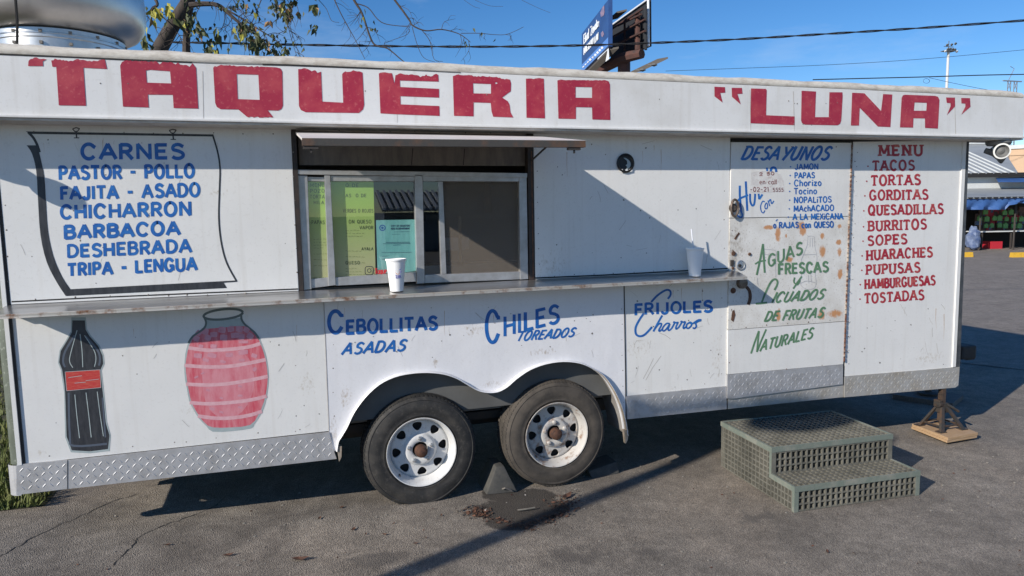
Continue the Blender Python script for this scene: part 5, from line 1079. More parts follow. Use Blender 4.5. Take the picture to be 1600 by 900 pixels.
# fibreglass grating steps
ST = thing('grating_steps', (3.17, -.37, -.02), 'two tier grey green moulded grating steps below the side door', 'steps')
Ms = Matrix.Translation((2.735, -.775, -.019)) @ Matrix.Rotation(R(-3.3), 4, 'Z')
Ws, Dl, Du, hl, hu = .875, .225, .80, .150, .312
def grating(o_, u, v, w, nu, nv, t=.030, bw=.0085):
    """open grating on the rectangle o + u,v with outward normal w"""
    mb = MB(); o_ = Vector(o_); u = Vector(u); v = Vector(v); w = Vector(w); uu = u.normalized(); vv = v.normalized()
    def bar(p, a, b, hh, d):
        q = [p, p+a, p+a+b, p+b]; qa = [Ms @ (x-w*d) for x in q]; qb = [Ms @ (x-w*(t-hh)) for x in q]; mb.hexa(qa, qb)
    for i in range(nu+1): bar(o_+u*(i/nu)-uu*bw*.5, uu*bw, v, 0, 0)
    for j in range(nv+1): bar(o_+v*(j/nv)-vv*bw*.5, u, vv*bw, .002, .0015)
    return mb
ex, ey, ez = Vector((1, 0, 0)), Vector((0, 1, 0)), Vector((0, 0, 1)); b_ = .026
grating((b_, 0, .006), ex*(Ws-2*b_), ez*(hl-.034), -ey, 22, 3).build('front_grating', GRATE, ST)
grating((b_, Dl, hl), ex*(Ws-2*b_), ez*(hu-hl-.034), -ey, 22, 3).build('riser_grating', GRATE, ST)
grating((.012, .012, hl), ex*(Ws-.024), ey*(Dl-.012), ez, 22, 6).build('lower_tread', GRATE, ST)
grating((.012, Dl+.012, hu), ex*(Ws-.024), ey*(Du-Dl-.024), ez, 22, 14).build('upper_tread', GRATE, ST)
for xx, sgn in ((.0, -1), (Ws, 1)):
    grating((xx, b_, .006), ey*(Dl-b_), ez*(hl-.034), ex*sgn, 6, 3).build('side_grating', GRATE, ST)
    grating((xx, Dl+.002, .006), ey*(Du-Dl-.014), ez*(hu-.036), ex*sgn, 14, 8).build('side_grating', GRATE, ST)
grating((.01, Du, .006), ex*(Ws-.02), ez*(hu-.03), ey, 22, 7).build('back_grating', GRATE, ST)
mb = MB(); e_ = .003
mb.box(-e_, Ws+e_, -e_, .010, hl-.028, hl+.003, M=Ms); mb.box(-e_, .011, .0105, Dl, hl-.028, hl+.003, M=Ms); mb.box(Ws-.011, Ws+e_, .0105, Dl, hl-.028, hl+.003, M=Ms)
mb.box(-e_, Ws+e_, Dl-e_, Dl+.010, hu-.028, hu+.003, M=Ms); mb.box(-e_, .011, Dl+.0105, Du, hu-.028, hu+.003, M=Ms); mb.box(Ws-.011, Ws+e_, Dl+.0105, Du, hu-.028, hu+.003, M=Ms); mb.box(.012, Ws-.012, Du-.010, Du+e_, hu-.028, hu+.003, M=Ms)
for xx in (0, Ws-b_): mb.box(xx-e_*.5, xx+b_+e_*.5, -e_*.5, .02, 0, hl-.029, M=Ms); mb.box(xx-e_*.5, xx+b_+e_*.5, Dl-e_*.5, Dl+.02, hl-.0275, hu-.029, M=Ms)
mb.build('edge_trim', GRTRIM, ST)
# cups
def cup(px, bot, name, label, logo, straw):
    b = onY(px, bot, -.10); z0 = 1.330-.028*(.10/.167)+.001; sx = .0; M = Matrix.Translation((b.x, -.10, z0))
    prof = [(0, .002), (.036, 0), (.0365, .004), (.040, .035), (.0495, .145), (.0505, .146), (.0515, .152), (.0525, .160), (.0535, .166), (.0575, .170), (.0585, .176), (.0570, .180), (.0545, .179), (.053, .165), (.037, .012), (0, .010)]
    h = .178
    C = thing(name, (b.x, -.10, z0), label, 'cup'); MB().lathe(prof, 40, M).build('cup_body', FOAM, C, smooth=True)
    def on(u, v):      # point on the cup wall facing the street
        r = .0495-(.145-v)*.087+.0009; a = u/r-R(90)+R(6); return Vector((b.x+r*math.cos(a), -.10+r*math.sin(a), z0+v))
    if logo:
        mb = MB(); mb.flat([on(-.004+.011*math.cos(6.283*i/14)*(1+.18*math.sin(3*i)), .108+.013*math.sin(6.283*i/14)) for i in range(14)]); mb.build('cup_logo', ORG, C)
        mb = MB()
        for (u0, v0, u1, v1, w) in ((-.016, .092, -.010, .090, .004), (-.012, .086, -.012, .074, .004), (-.012, .075, -.004, .075, .003), (-.003, .088, -.003, .075, .004), (.003, .088, .010, .088, .003), (.006, .088, .006, .075, .004), (.010, .085, .016, .076, .004), (.006, .120, .013, .124, .004), (.012, .104, .016, .112, .005), (-.014, .089, .014, .089, .0025)):
            mb.tube([on(u0, v0), on((u0+u1)/2, (v0+v1)/2), on(u1, v1)], w*.45, 5)
        mb.build('cup_print', PURP, C)
    if straw: MB().tube([(b.x+.012, -.095, z0+.02), (b.x-.018, -.085, z0+.30)], .0042, 8).build('straw', STRAW, C)
    return C
cup(620, 452, 'foam_cup', 'white foam cup with orange and blue logo on the counter by the window', True, False)
cup(1085.5, 428, 'foam_cup', 'plain white foam cup with clear straw near the counter end by the door', False, True)

# ------------------------------------------------------------------ wet patch and litter on the asphalt
wetc = [(810, 792, 62, 22), (770, 800, 36, 14), (850, 795, 40, 18), (800, 818, 45, 14), (780, 775, 30, 12), (835, 775, 34, 12)]
ws_ = []
for (x, y, a, b) in wetc:
    p = onZ(x, y, .01); q = onZ(x+a, y, .01); r_ = onZ(x, y-b, .01); ws_.append((p.x, p.y, (q-p).length*1.15, (r_-p).length*1.15))
rust_spots(ASPH, ws_, (.030, .025, .021), 7., .30, (1, 1, 1), 1, .72)
oil = []
for (x, y, a, b) in ((900, 868, 90, 26), (425, 812, 16, 8), (445, 836, 14, 8), (1010, 862, 40, 8), (600, 880, 70, 16), (1180, 800, 60, 12)):
    p = onZ(x, y, .01); q = onZ(x+a, y, .01); r_ = onZ(x, y-b, .01); oil.append((p.x, p.y, (q-p).length, (r_-p).length))
rust_spots(ASPH, oil, (.115, .10, .086), 9., .40, (1, 1, 1), 1, .42)
def leaf(px, py, s, m=DRY, a=None):
    p = onZ(px, py, .01); p.z = gz(p.x)+.004; a = random.random()*6.28 if a is None else a; mb = MB(); c, sn = math.cos(a), math.sin(a)
    def T(u, v, h): return (p.x+(u*c-v*sn)*s, p.y+(u*sn+v*c)*s, p.z+h*s)
    cu = random.uniform(.1, .35)
    mb.add([T(-1, 0, .25), T(-.4, .38, cu), T(.3, .32, cu), T(1, 0, .4), T(.3, -.34, .12), T(-.4, -.36, .2), T(0, 0, .0)], [(0, 1, 6), (1, 2, 6), (2, 3, 6), (3, 4, 6), (4, 5, 6), (5, 0, 6)]); return mb.build('dry_leaf', m)
for (x, y, s, lab) in ((470, 888, .045, 'curled brown leaf at the bottom edge below the front tyre'), (358, 884, .03, 'flat brown leaf on the asphalt near the bottom edge'), (262, 870, .022, 'dark leaf lying beside the long asphalt crack'), (533, 803, .022, 'dark leaf just in front of the trailer shadow'), (552, 838, .025, 'brown leaf on the pavement left of the front tyre'), (500, 821, .02, 'thin dark leaf between the crack and the front tyre'), (1293, 855, .02, 'small reddish leaf on bare asphalt below the steps'), (886, 777, .05, 'long orange brown leaf at the right edge of the wet patch')):
    tag(leaf(x, y, s), lab, 'leaf', 'dry leaves on the asphalt')
for i in range(7): tag(leaf(random.uniform(560, 700), random.uniform(800, 880), random.uniform(.010, .018), DRY), 'tiny dry leaf on the asphalt near the front tyre', 'leaf', 'tiny dry leaves near the front tyre')
mb = MB()
for i in range(520):
    t = random.random(); k = random.randrange(4)
    if k == 0: x, y = random.gauss(745, 12), random.gauss(803, 5)
    elif k == 1: x, y = random.gauss(880, 14), random.gauss(785, 7)
    elif k == 2: x, y = 745+t*90+random.gauss(0, 4), 808+t*20+random.gauss(0, 3)
    else: x, y = 830+t*60+random.gauss(0, 5), 822-t*22+random.gauss(0, 4)
    p = onZ(x, y, .015); p.z = gz(p.x)+.0045; s = random.uniform(.004, .016); a = random.random()*6.28; c, sn = math.cos(a)*s, math.sin(a)*s; h = random.uniform(.1, .7)*s
    mb.add([(p.x-c, p.y-sn, p.z), (p.x-sn*.4, p.y+c*.4, p.z+h), (p.x+c, p.y+sn, p.z+h*.4), (p.x+sn*.4, p.y-c*.4, p.z)], [(0, 1, 2), (0, 2, 3)], random.choice((0, 0, 0, 1)))
mb.build('leaf_litter', [DRY, BARK], kind='stuff')
mb = MB()
for i in range(240):
    x, y = random.uniform(-1.2, 5), random.uniform(-2.2, .4); s = random.uniform(.002, .006)
    mb.box(x-s, x+s, y-s*.7, y+s*.7, gz(x)+.0, gz(x)+s)
for i in range(170):
    x, y = random.uniform(-1.2, 4.6), random.gauss(-.6, .9)
    if y > .5: continue
    z = gz(x)+.002; q = random.uniform(.003, .012); a = random.random()*6.28; c_, s_ = math.cos(a)*q, math.sin(a)*q
    mb.add([(x-c_, y-s_, z), (x-s_*.4, y+c_*.4, z+q*.5), (x+c_, y+s_, z+q*.2), (x+s_*.4, y-c_*.4, z)], [(0, 1, 2), (0, 2, 3)], 1)
mb.build('grit', [mat('grit_stone', (.25, .23, .20), .9), DRY], kind='stuff')
for (x, y, s, lab) in ((757, 803, .016, 'white scrap of paper at the left edge of the wet patch'), (821, 776, .012, 'white crumb of paper below the wheel chock'), (181, 826, .010, 'pale scrap of paper on the asphalt near the left skirt')): tag(leaf(x, y, s, DRYP), lab, 'litter')
p = onZ(822, 800, .012); tag(MB().tube([p+Vector((-.05, .003, gz(p.x)+.002)), p+Vector((0, -.004, gz(p.x)+.003)), p+Vector((.055, .001, gz(p.x)+.002))], .005, 6).build('plastic_straw', mat('grey_plastic', (.17, .155, .13), .6)), 'short grey plastic straw lying in the wet patch', 'straw')

# ------------------------------------------------------------------ tree behind the trailer
TB = onD(205, 330, 8.2); TREE = thing('street_tree', (TB.x, TB.y, 0), 'leaning tree with nearly bare twigs and a few leaves behind the trailer roof', 'tree')
def bpt(x, y, d=8.2): return onD(x, y, d)
base = Vector((TB.x-.1, TB.y, .08))
MB().tube([base, bpt(222, 200), bpt(236, 110), bpt(250, 76), bpt(270, 40), bpt(290, 8), bpt(304, -30), bpt(318, -90)], [.15, .12, .095, .084, .078, .070, .058, .05], 10).build('trunk', BARK, TREE, smooth=True)
MB().tube([Vector((bpt(293, 200, 8.8).x, bpt(293, 200, 8.8).y, .08)), bpt(292, 120, 8.8), bpt(291, 70, 8.8), bpt(293, 30, 8.7), bpt(298, 0, 8.4), bpt(301, -14, 8.25)], [.09, .06, .045, .042, .05, .06], 8).build('second_stem', BARK, TREE, smooth=True)
mb = MB(); tips = []
def branch(pts, r0_, r1_, d=8.1, dz=0., k=4):
    q = smooth_px(pts, k); n = len(q); mb.tube([bpt(x, y, d+dz*i/n) for i, (x, y) in enumerate(q)], [r0_+(r1_-r0_)*i/(n-1) for i in range(n)], 6); return q
def twigs(q, n, ln, r=.0042, d=8.1, depth=1):
    for i in range(n):
        j = random.randrange(1, len(q)-1); x, y = q[j]; dx, dy = q[j+1][0]-q[j-1][0], q[j+1][1]-q[j-1][1]; a = math.atan2(dy, dx)+random.choice((-1, 1))*random.uniform(.4, 1.2); l = ln*random.uniform(.5, 1.3)
        pts = [(x, y), (x+math.cos(a)*l*.5+random.uniform(-3, 3), y+math.sin(a)*l*.5+random.uniform(-3, 3)), (x+math.cos(a+.3)*l, y+math.sin(a+.3)*l+l*.1)]
        q2 = branch(pts, r, r*.35, d+random.uniform(-.5, .5), random.uniform(-.3, .3), 3); tips.append(pts[2])
        if depth: twigs(q2, 2, ln*.5, r*.7, d, depth-1)
b1 = branch([(296, 8), (318, 6), (340, 8), (356, 20), (372, 34), (388, 46), (404, 58)], 0.031, 0.0105); twigs(b1, 12, 45)
b2 = branch([(352, 14), (380, 30), (398, 42), (424, 58), (440, 70)], 0.0112, 0.0045); twigs(b2, 9, 34)
b3 = branch([(540, -22), (556, 5), (566, 22), (580, 62), (590, 72), (606, 76), (628, 94), (642, 104)], 0.0149, 0.0045); twigs(b3, 8, 30, .004)
b4 = branch([(606, -14), (628, 15), (640, 32), (645, 40), (665, 48), (690, 46), (715, 52), (728, 60), (735, 66)], 0.0124, 0.003); twigs(b4, 10, 26, .0035)
b5 = branch([(720, 52), (750, 52), (770, 54), (790, 54), (806, 48), (818, 42)], 0.0037, 0.0023); twigs(b5, 4, 14, .0028)
b6 = branch([(555, 5), (575, 12), (590, 30), (605, 38), (640, 42)], 0.0062, 0.0037)
b7 = branch([(518, -10), (532, 20), (545, 44), (555, 62), (570, 92)], 0.0062, 0.003); twigs(b7, 5, 24, .003)
b8 = branch([(644, 42), (652, 70), (662, 90), (680, 97)], 0.0037, 0.0023); b9 = branch([(660, 48), (672, 65), (678, 92), (692, 96)], 0.0043, 0.0023); twigs(b9, 4, 12, .0025)
b10 = branch([(640, 45), (636, 54), (615, 62), (600, 68)], 0.0031, 0.0023)
b11 = branch([(236, -12), (246, 6), (240, 12), (232, 22)], 0.0186, 0.015); b12 = branch([(240, 14), (262, 34), (280, 55), (286, 72)], 0.0074, 0.0037); twigs(b12, 6, 28)
b13 = branch([(498, 0), (510, 14), (518, 32), (530, 35)], 0.0037, 0.0023); branch([(412, -10), (396, 30), (388, 46)], 0.0062, 0.0045); branch([(360, -10), (372, 12), (396, 40)], 0.005, 0.0037)
b14 = branch([(446, 12), (450, 40), (458, 70), (464, 88)], 0.0043, 0.0023); b15 = branch([(446, 14), (456, 50), (468, 88)], 0.0037, 0.0023); twigs(b14, 8, 34)
b16 = branch([(470, -6), (452, 14), (430, 32), (412, 50)], 0.0043, 0.003); twigs(b16, 9, 30)
b17 = branch([(318, 2), (306, 25), (318, 48), (328, 62)], 0.005, 0.0023); twigs(b17, 7, 26); twigs(branch([(240, 40), (228, 20), (246, 50), (258, 75)], 0.0037, 0.0023), 6, 26)
branch([(725, 0), (740, 10), (750, 13)], 0.0019, 0.0015); branch([(815, 0), (840, 12), (860, 20)], 0.0019, 0.0015); branch([(742, 0), (765, 9), (786, 10)], 0.0019, 0.0015)
for pts in ([(316, -84), (300, -150), (270, -210), (250, -280)], [(318, -88), (350, -160), (400, -220), (430, -300)], [(304, -30), (240, -90), (180, -130), (110, -150)], [(312, -60), (400, -110), (480, -120), (560, -90)], [(400, -220), (470, -240), (540, -230)], [(270, -210), (200, -240), (150, -270)]):
    q = branch(pts, .04, .012); twigs(q, 16, 50); UP = globals().setdefault('UP', []); UP += q
mb.build('branches', BARK, TREE, smooth=True)
mb = MB()
def lf(x, y, s, mi):
    d = 8.1+random.uniform(-.6, .5); p = bpt(x, y, d); ax = Vector((random.gauss(0, .5), random.gauss(0, .5), -1)).normalized(); sd = ax.cross(Vector((random.gauss(0, 1), random.gauss(0, 1), .2))).normalized(); nn = ax.cross(sd)
    l = s*random.uniform(1.0, 1.7); w = l*.30
    mb.add([p, p+ax*l*.35+sd*w+nn*w*.5, p+ax*l, p+ax*l*.35-sd*w+nn*w*.5, p+ax*l*.5], [(0, 1, 4), (1, 2, 4), (0, 4, 3), (4, 2, 3)], mi)
for (x, y, sx, sy, n, mi, s) in ((245, 20, 10, 7, 16, 1, .075), (262, 14, 5, 5, 6, 1, .08), (284, 27, 9, 7, 18, 0, .07), (290, 40, 4, 6, 4, 1, .07), (303, 35, 6, 8, 9, 0, .065), (313, 50, 8, 8, 8, 0, .06), (341, 42, 3, 4, 2, 1, .09), (337, 56, 2, 4, 2, 0, .09), (331, 73, 6, 6, 14, 0, .065), (384, 46, 12, 9, 34, 0, .06), (398, 58, 10, 10, 34, 0, .06), (405, 72, 10, 8, 22, 0, .06), (378, 36, 8, 5, 14, 0, .06), (425, 68, 14, 10, 22, 0, .05), (436, 80, 8, 5, 14, 0, .055), (440, 8, 12, 8, 30, 0, .065), (446, 18, 8, 6, 16, 0, .065), (466, 20, 4, 4, 4, 0, .06), (492, 8, 4, 7, 12, 0, .06), (418, 33, 3, 3, 2, 2, .06), (398, 16, 5, 8, 6, 0, .06), (375, 6, 14, 6, 12, 0, .05), (352, 8, 10, 5, 6, 0, .05), (568, 28, 3, 8, 4, 0, .05), (488, 45, 3, 9, 6, 0, .055), (584, 38, 6, 8, 4, 0, .045), (12, 62, 8, 5, 16, 0, .07), (18, 66, 6, 4, 8, 1, .06), (229, 62, 4, 8, 10, 0, .07), (445, 78, 6, 5, 6, 0, .05), (739, 45, 1, 2, 1, 0, .05), (752, 50, 3, 1, 2, 0, .04), (775, 60, 2, 1, 1, 0, .04), (730, 66, 3, 2, 3, 0, .03), (300, 14, 12, 8, 8, 0, .06), (322, 78, 8, 3, 6, 0, .05)):
    for i in range(int(n*1.35)): lf(random.gauss(x, sx*.85), random.gauss(y, sy*.85), s, mi if random.random() > .15 else random.choice((0, 1, 2)))
for (x, y) in tips:
    if random.random() < .25 and x < 500: lf(x, y, .05, 0)
for (x, y) in UP:
    for i in range(9): lf(random.gauss(x, 16), random.gauss(y, 14)-8, .065, random.choice((0, 0, 0, 1, 2)))
mb.build('crown', [LEAFD, LEAFY, LEAFB], TREE)

# ------------------------------------------------------------------ overhead lines
def cable(pts, d, r, n=10, sag=0):
    q = smooth_px(pts, n); return [onD(x, y, d) for x, y in q]
path = cable([(250, 66), (330, 67), (440, 69.5), (600, 72), (760, 73), (905, 71), (1010, 67.5), (1150, 61.5), (1300, 52.5), (1450, 43), (1640, 29)], 9.0, .01, 16)
mb = MB(); n = len(path)
for ph in (0, math.pi):
    pts = []
    for i, p in enumerate(path):
        a = i*.62+ph; pts.append(p+Vector((0, math.cos(a)*.0085, math.sin(a)*.0085)))
    mb.tube(pts, .0075, 6)
tag(mb.build('overhead_cable', WIRE, smooth=True), 'thick twisted black cable crossing the sky above the trailer roof', 'cable')
mb = MB().tube(cable([(1040, 111), (1150, 107), (1300, 101), (1450, 91.5), (1640, 74)], 40, .01), .012, 5); tag(mb.build('overhead_wire', WIRE), 'thin faint wire below the twisted cable', 'wire')
mb = MB().tube(cable([(1270, 124.5), (1350, 122.5), (1440, 120.3), (1540, 117.3), (1640, 115.5)], 22, .012), .016, 5).tube([onD(1447.5+5*math.cos(R(a)), 126.5+3.6*math.sin(R(a)), 22) for a in range(0, 365, 20)], .006, 4)
tag(mb.build('overhead_wire', WIRE), 'dark lower wire with a small coiled loop above the right roof end', 'wire')
mb = MB().tube(cable([(1452, 121.5), (1490, 130), (1530, 138), (1560, 143)], 30, .012), .009, 4); tag(mb.build('overhead_wire', WIRE), 'slanting thin wire dropping behind the right roof end', 'wire')

# ------------------------------------------------------------------ billboard
BD = 60.
def seg3(px, d): return [onD(x, y, dd) for (x, y), dd in zip(px, d)]
tl, tr_, br, bl = seg3([(909, 53), (950.7, -1), (950.7, 72), (909, 114)], [71, 60, 60, 71])
BB = thing('billboard', (br.x, br.y, 0), 'two sided V shaped billboard on a rusty frame rising behind the trailer roof', 'billboard')
nrm = (tr_-tl).cross(bl-tl).normalized()
if nrm.dot(CAM-tl) < 0: nrm = -nrm
MB().hexa([tl, tr_, br, bl], [p-nrm*.35 for p in (tl, tr_, br, bl)]).build('advert_panel', BBLUE, BB, label='blue advert face with white lettering')
pl_n, pl_p = nrm, tl+nrm*.02
def onP(x, y): d = ray(x, y); return CAM+d*((pl_p-CAM).dot(pl_n)/d.dot(pl_n))
class PaintP(Paint):
    def pt(s, x, y): return s.surf(x, y)+pl_n*(.004*s.k)
P_ = PaintP(onP); P_.area([(909.2, 101), (950.5, 58), (950.5, 71.5), (909.2, 113)]); P_.build('advert_band', BLIT, BB)
P_ = PaintP(onP); P_.text('Eliud Zavala', (912, 69.5), (935.8, 41), 15, 1.15, 13, gap=.10); P_.text('IMMIGRATION LAW', (912, 86), (935.4, 61), 10.5, .95, 10.5, gap=.10)
for i in range(9): x = 911+i*3.6; P_.stroke([(x, 105.5-i*3.7), (x+2.4, 103-i*3.7)], 3.2 if i > 2 else 1.6)
P_.build('advert_lettering', BWHT, BB)
P_ = PaintP(onP); P_.area([(938, 20), (941, 12), (944, 8), (944.5, 18), (943.5, 24), (939, 27)]); P_.area([(939, 52), (942, 48), (944, 53), (942, 58), (940, 57)]); P_.build('advert_picture', mat('advert_pinks', (.34, .22, .27), .6, col2=(.10, .12, .25), vscale=3), BB)
tl2, tr2, br2, bl2 = seg3([(954, 41), (1012.5, -1), (1013, 72), (954, 98)], [68, 60, 60, 68])
n2 = (tr2-tl2).cross(bl2-tl2).normalized()
if n2.dot(CAM-tl2) < 0: n2 = -n2
MB().hexa([tl2, tr2, br2, bl2], [p-n2*.3 for p in (tl2, tr2, br2, bl2)]).build('panel_back', BBACK, BB)
def on2(x, y, o=.3): q = tl2+n2*o; d = ray(x, y); return CAM+d*((q-CAM).dot(n2)/d.dot(n2))
for a, b, r in (((1012.8, -1), (1013.4, 72), .10), ((954, 40.5), (1012, -1), .09)): MB().tube([on2(*a, .12), on2(*b, .12)], r, 6).build('panel_rim', BWHT, BB)
for px, r in ((997, .20), (976, .10), (1009, .12), (993.5, .08)): MB().tube([on2(px, 8+(1012-px)*.72, .45), on2(px, 78, .45)], r, 6).build('upright', BRUST if px != 1009 else BBACK, BB)
for (a, b) in (((956, 45), (1004, 14)), ((958, 57), (1008, 30)), ((960, 70), (1008, 48)), ((965, 40), (1002, 22))): MB().tube([on2(*a, .7), on2(*b, .7)], .10, 5).build('stringer', BRUST, BB)
MB().tube([onD(930, 112, 65), onD(975, 90, 62), onD(1003, 84, 60.5)], [.5, .5, .42], 8).build('torsion_beam', BRUST, BB)
MB().tube([onD(975, 88, 62.5), Vector((onD(975, 88, 62.5).x, onD(975, 88, 62.5).y, 0))], .55, 14).build('column', BRUST, BB)
for (a, b, d) in (((915, 112), (951, 76), 60.5), ((985, 112), (1027, 92), 60), ((950, 30), (964, 18), 62)):
    q0, q1 = onD(*a, d+(3 if a[0] < 940 else 1.5)), onD(*b, d); s = Vector((.5, -.9, 0)); MB().hexa([q0, q1, q1+s, q0+s], [q0-Vector((0, 0, .15)), q1-Vector((0, 0, .15)), q1+s-Vector((0, 0, .15)), q0+s-Vector((0, 0, .15))]).build('catwalk', mat('catwalk_steel', (.075, .065, .055), .7) if 'catwalk_steel' not in MATS else MATS['catwalk_steel'], BB)
MB().hexa(*[[onD(x, y, dd) for x, y, dd in q] for q in ([(934, 91, 64), (951, 75, 60.2), (952, 92, 60.2), (931, 108, 65)], [(934, 91, 64.3), (951, 75, 60.5), (952, 92, 60.5), (931, 108, 65.3)])]).build('apron', BWHT, BB)
for x, y in ((1022, 102), (1004, 110)): MB().tube([onD(x-10, y-1, 60), onD(x, y, 59.5)], .05, 5).lathe([(.05, -.1), (.28, 0), (.2, .12), (0, .14)], 10, Matrix.Translation(onD(x, y, 59.5))).build('billboard_light', LAMPG, BB)

# ------------------------------------------------------------------ light mast and pylon
mp_ = onD(1478.5, 135, 85); MT = thing('light_mast', (mp_.x, mp_.y, 0), 'tall thin white floodlight mast with a lamp cluster on top', 'light mast')
tp = onD(1482, 80, 85); MB().tube([Vector((mp_.x, mp_.y, 0)), tp], [.22, .14], 8).build('pole', MAST, MT, smooth=True)
MB().box(-.8, .8, -.4, .4, -.03, .04, M=Matrix.Translation(tp)).box(-.75, .75, -.04, .04, .5, .55, M=Matrix.Translation(tp)).box(-.03, .03, -.03, .03, 0, 1.2, M=Matrix.Translation(tp)).build('lamp_rack', LAMPG, MT)
for dx, dz in ((-.8, -.1), (-.45, .15), (-.1, .2), (.3, .18), (.65, .15), (.95, -.05), (-.6, .62), (.1, .7), (.7, .85)): MB().lathe([(.03, .14), (.15, .04), (.16, -.06), (0, -.08)], 8, Matrix.Translation(tp+Vector((dx, -.3, dz))) @ Matrix.Rotation(R(-50), 4, 'X')).build('lamp', LAMPW if dz < 0 else LAMPG, MT)
pb = onD(1581, 140, 260); PY = thing('power_pylon', (pb.x, pb.y, 0), 'far grey lattice power pylon just above the right end of the roof', 'pylon')
tz = onD(1581, 127, 260).z; mb = MB()
for sx in (-2.2, -.7, .9, 2.4): mb.tube([(pb.x+sx*1.2, pb.y, 0), (pb.x+sx, pb.y, tz)], .16, 4)
for k in range(9):
    z0, z1 = tz-3.2*k, tz-3.2*(k+1)
    for s0, s1 in ((-2.2, -.7), (.9, 2.4)): mb.tube([(pb.x+s0, pb.y, z0), (pb.x+s1, pb.y, z1)], .10, 4).tube([(pb.x+s1, pb.y, z0), (pb.x+s0, pb.y, z1)], .10, 4)
mb.build('lattice', PYL, PY)
MB().tube([(pb.x-4.6, pb.y, tz), (pb.x+4.6, pb.y, tz)], .28, 4).tube([(pb.x-2, pb.y, tz), (pb.x+.6, pb.y, tz+4.5), (pb.x-1.4, pb.y, tz+5.2)], .12, 4).build('cross_arm', PYL, PY)

# ------------------------------------------------------------------ market stalls across the lot
A_ = Vector((25.37, 16.92, 0)); U_ = Vector((.972, -.236, 0)).normalized(); B_ = Vector((.236, .972, 0)).normalized(); MM = Matrix(((U_.x, B_.x, 0, A_.x), (U_.y, B_.y, 0, A_.y), (0, 0, 1, -.014), (0, 0, 0, 1)))
def mk(x, y, off=0.):
    q = A_+B_*off; d = ray(x, y); p = CAM+d*((q-CAM).dot(B_)/d.dot(B_)); return (p-A_).dot(U_), p.z
def mkbox(name, m, x0, y0, x1, y1, o0, o1, parent=None, ext0=0, ext1=0, **k):
    u0_, z1_ = mk(x0, y0, o0); u1_, z0_ = mk(x1, y1, o0); return MB().box(u0_-ext0, u1_+ext1, o0, o1, z0_, z1_, M=MM).build(name, m, parent, **k)
MKT = thing('market_building', MM @ Vector((1, 3, 0)), 'grey metal roofed market building with blue tarp awning across the lot', 'market building')
u0_, z0_ = mk(1517, 272, 1.0); u1_, _ = mk(1592, 270, 1.0); zr = mk(1540, 224, 5.0)[1]; ur = mk(1561, 224, 5.0)[0]
rise = zr-z0_
mb = MB().hexa([MM @ Vector(v) for v in ((-7, 1.0, z0_), (u1_, 1.0, z0_), (ur, 5, zr), (-7, 5, zr))], [MM @ Vector(v) for v in ((-7, 1.05, z0_-.08), (u1_, 1.05, z0_-.08), (ur, 5, zr-.08), (-7, 5, zr-.08))])
mb.add([MM @ Vector(v) for v in ((u1_, 1.0, z0_), (u1_+.1, 9, z0_), (ur, 5, zr))], [(0, 1, 2)])
RF = mb.build('roof', ROOFM, MKT)
mb = MB()
for i in range(40):
    u = -6.9+i*.32
    if u > u1_-.02: break
    t = 1.0 if u < ur else max(0, (u1_-u)/(u1_-ur)); mb.tube([MM @ Vector((u, 1.0, z0_+.02)), MM @ Vector((u, 1.0+4*t, z0_+.02+rise*t))], .028, 4)
mb.build('roof_rib', SIDING, MKT, kind='stuff')
MB().box(-7, ur+.1, 4.9, 5.1, zr-.02, zr+.10, M=MM).build('ridge_cap', SIDING, MKT)
mkbox('wall', SIDING, 1510, 274, 1600, 296, 1.3, 1.5, MKT, 6, 6); mkbox('fascia_gap', DARK, 1510, 270, 1600, 275, 1.0, 1.29, MKT, 6, 4)
MB().box(-7, 9, 8.8, 9, 0, z0_, M=MM).build('wall', SIDING, MKT); MB().box(8.9, 9, 1.6, 8.8, 0, z0_, M=MM).build('wall', SIDING, MKT)
za_ = mk(1560, 293, .9)[1]; zb2 = mk(1560, 307, -.9)[1]
mb = MB().hexa([MM @ Vector(v) for v in ((-7, -.9, zb2), (9, -.9, zb2), (9, 1.28, za_), (-7, 1.28, za_))], [MM @ Vector(v) for v in ((-7, -.9, zb2-.05), (9, -.9, zb2-.05), (9, 1.28, za_-.05), (-7, 1.28, za_-.05))]); mb.build('awning_roof', ROOFM, MKT)
mb = MB(); zt2 = zb2-.06                                         # draped tarp valance
ul, _ = mk(1512, 310, -.85); ur2, _ = mk(1640, 310, -.85)
for i in range(41):
    u = ul-.3+(ur2-ul+.6)*i/40; px_ = 1505+(1640-1505)*i/40
    dip = mk(px_, 327+(-10 if px_ > 1572 else 0)*max(0, min(1, (px_-1545)/40)), -.85)[1]
    for j in range(5): t = j/4; mb.v.append(tuple(MM @ Vector((u, -.85+.10*math.sin(i*.9+j)*t-.05*t, zt2+(dip-zt2)*t))))
for i in range(40):
    for j in range(4): a = i*5+j; mb.f.append((a, a+5, a+6, a+1)); mb.mi.append(0)
mb.build('tarp_valance', TARP, MKT, smooth=True)
mb = MB().hexa([MM @ Vector(v) for v in ((mk(1560, 276, .6)[0], .6, mk(1560, 283, .6)[1]), (9, .6, mk(1600, 287, .6)[1]), (9, 1.2, mk(1600, 276, 1.2)[1]), (mk(1556, 276, 1.2)[0], 1.2, mk(1560, 277, 1.2)[1]))], [MM @ Vector(v) for v in ((mk(1560, 276, .6)[0], .6, mk(1560, 284, .6)[1]), (9, .6, mk(1600, 288, .6)[1]), (9, 1.2, mk(1600, 277, 1.2)[1]), (mk(1556, 276, 1.2)[0], 1.2, mk(1560, 278, 1.2)[1]))]); mb.build('upper_tarp', TARP, MKT)
MB().box(-7, 9, 1.55, 1.6, 0, za_-.06, M=MM).build('stall_back', DARK, MKT)
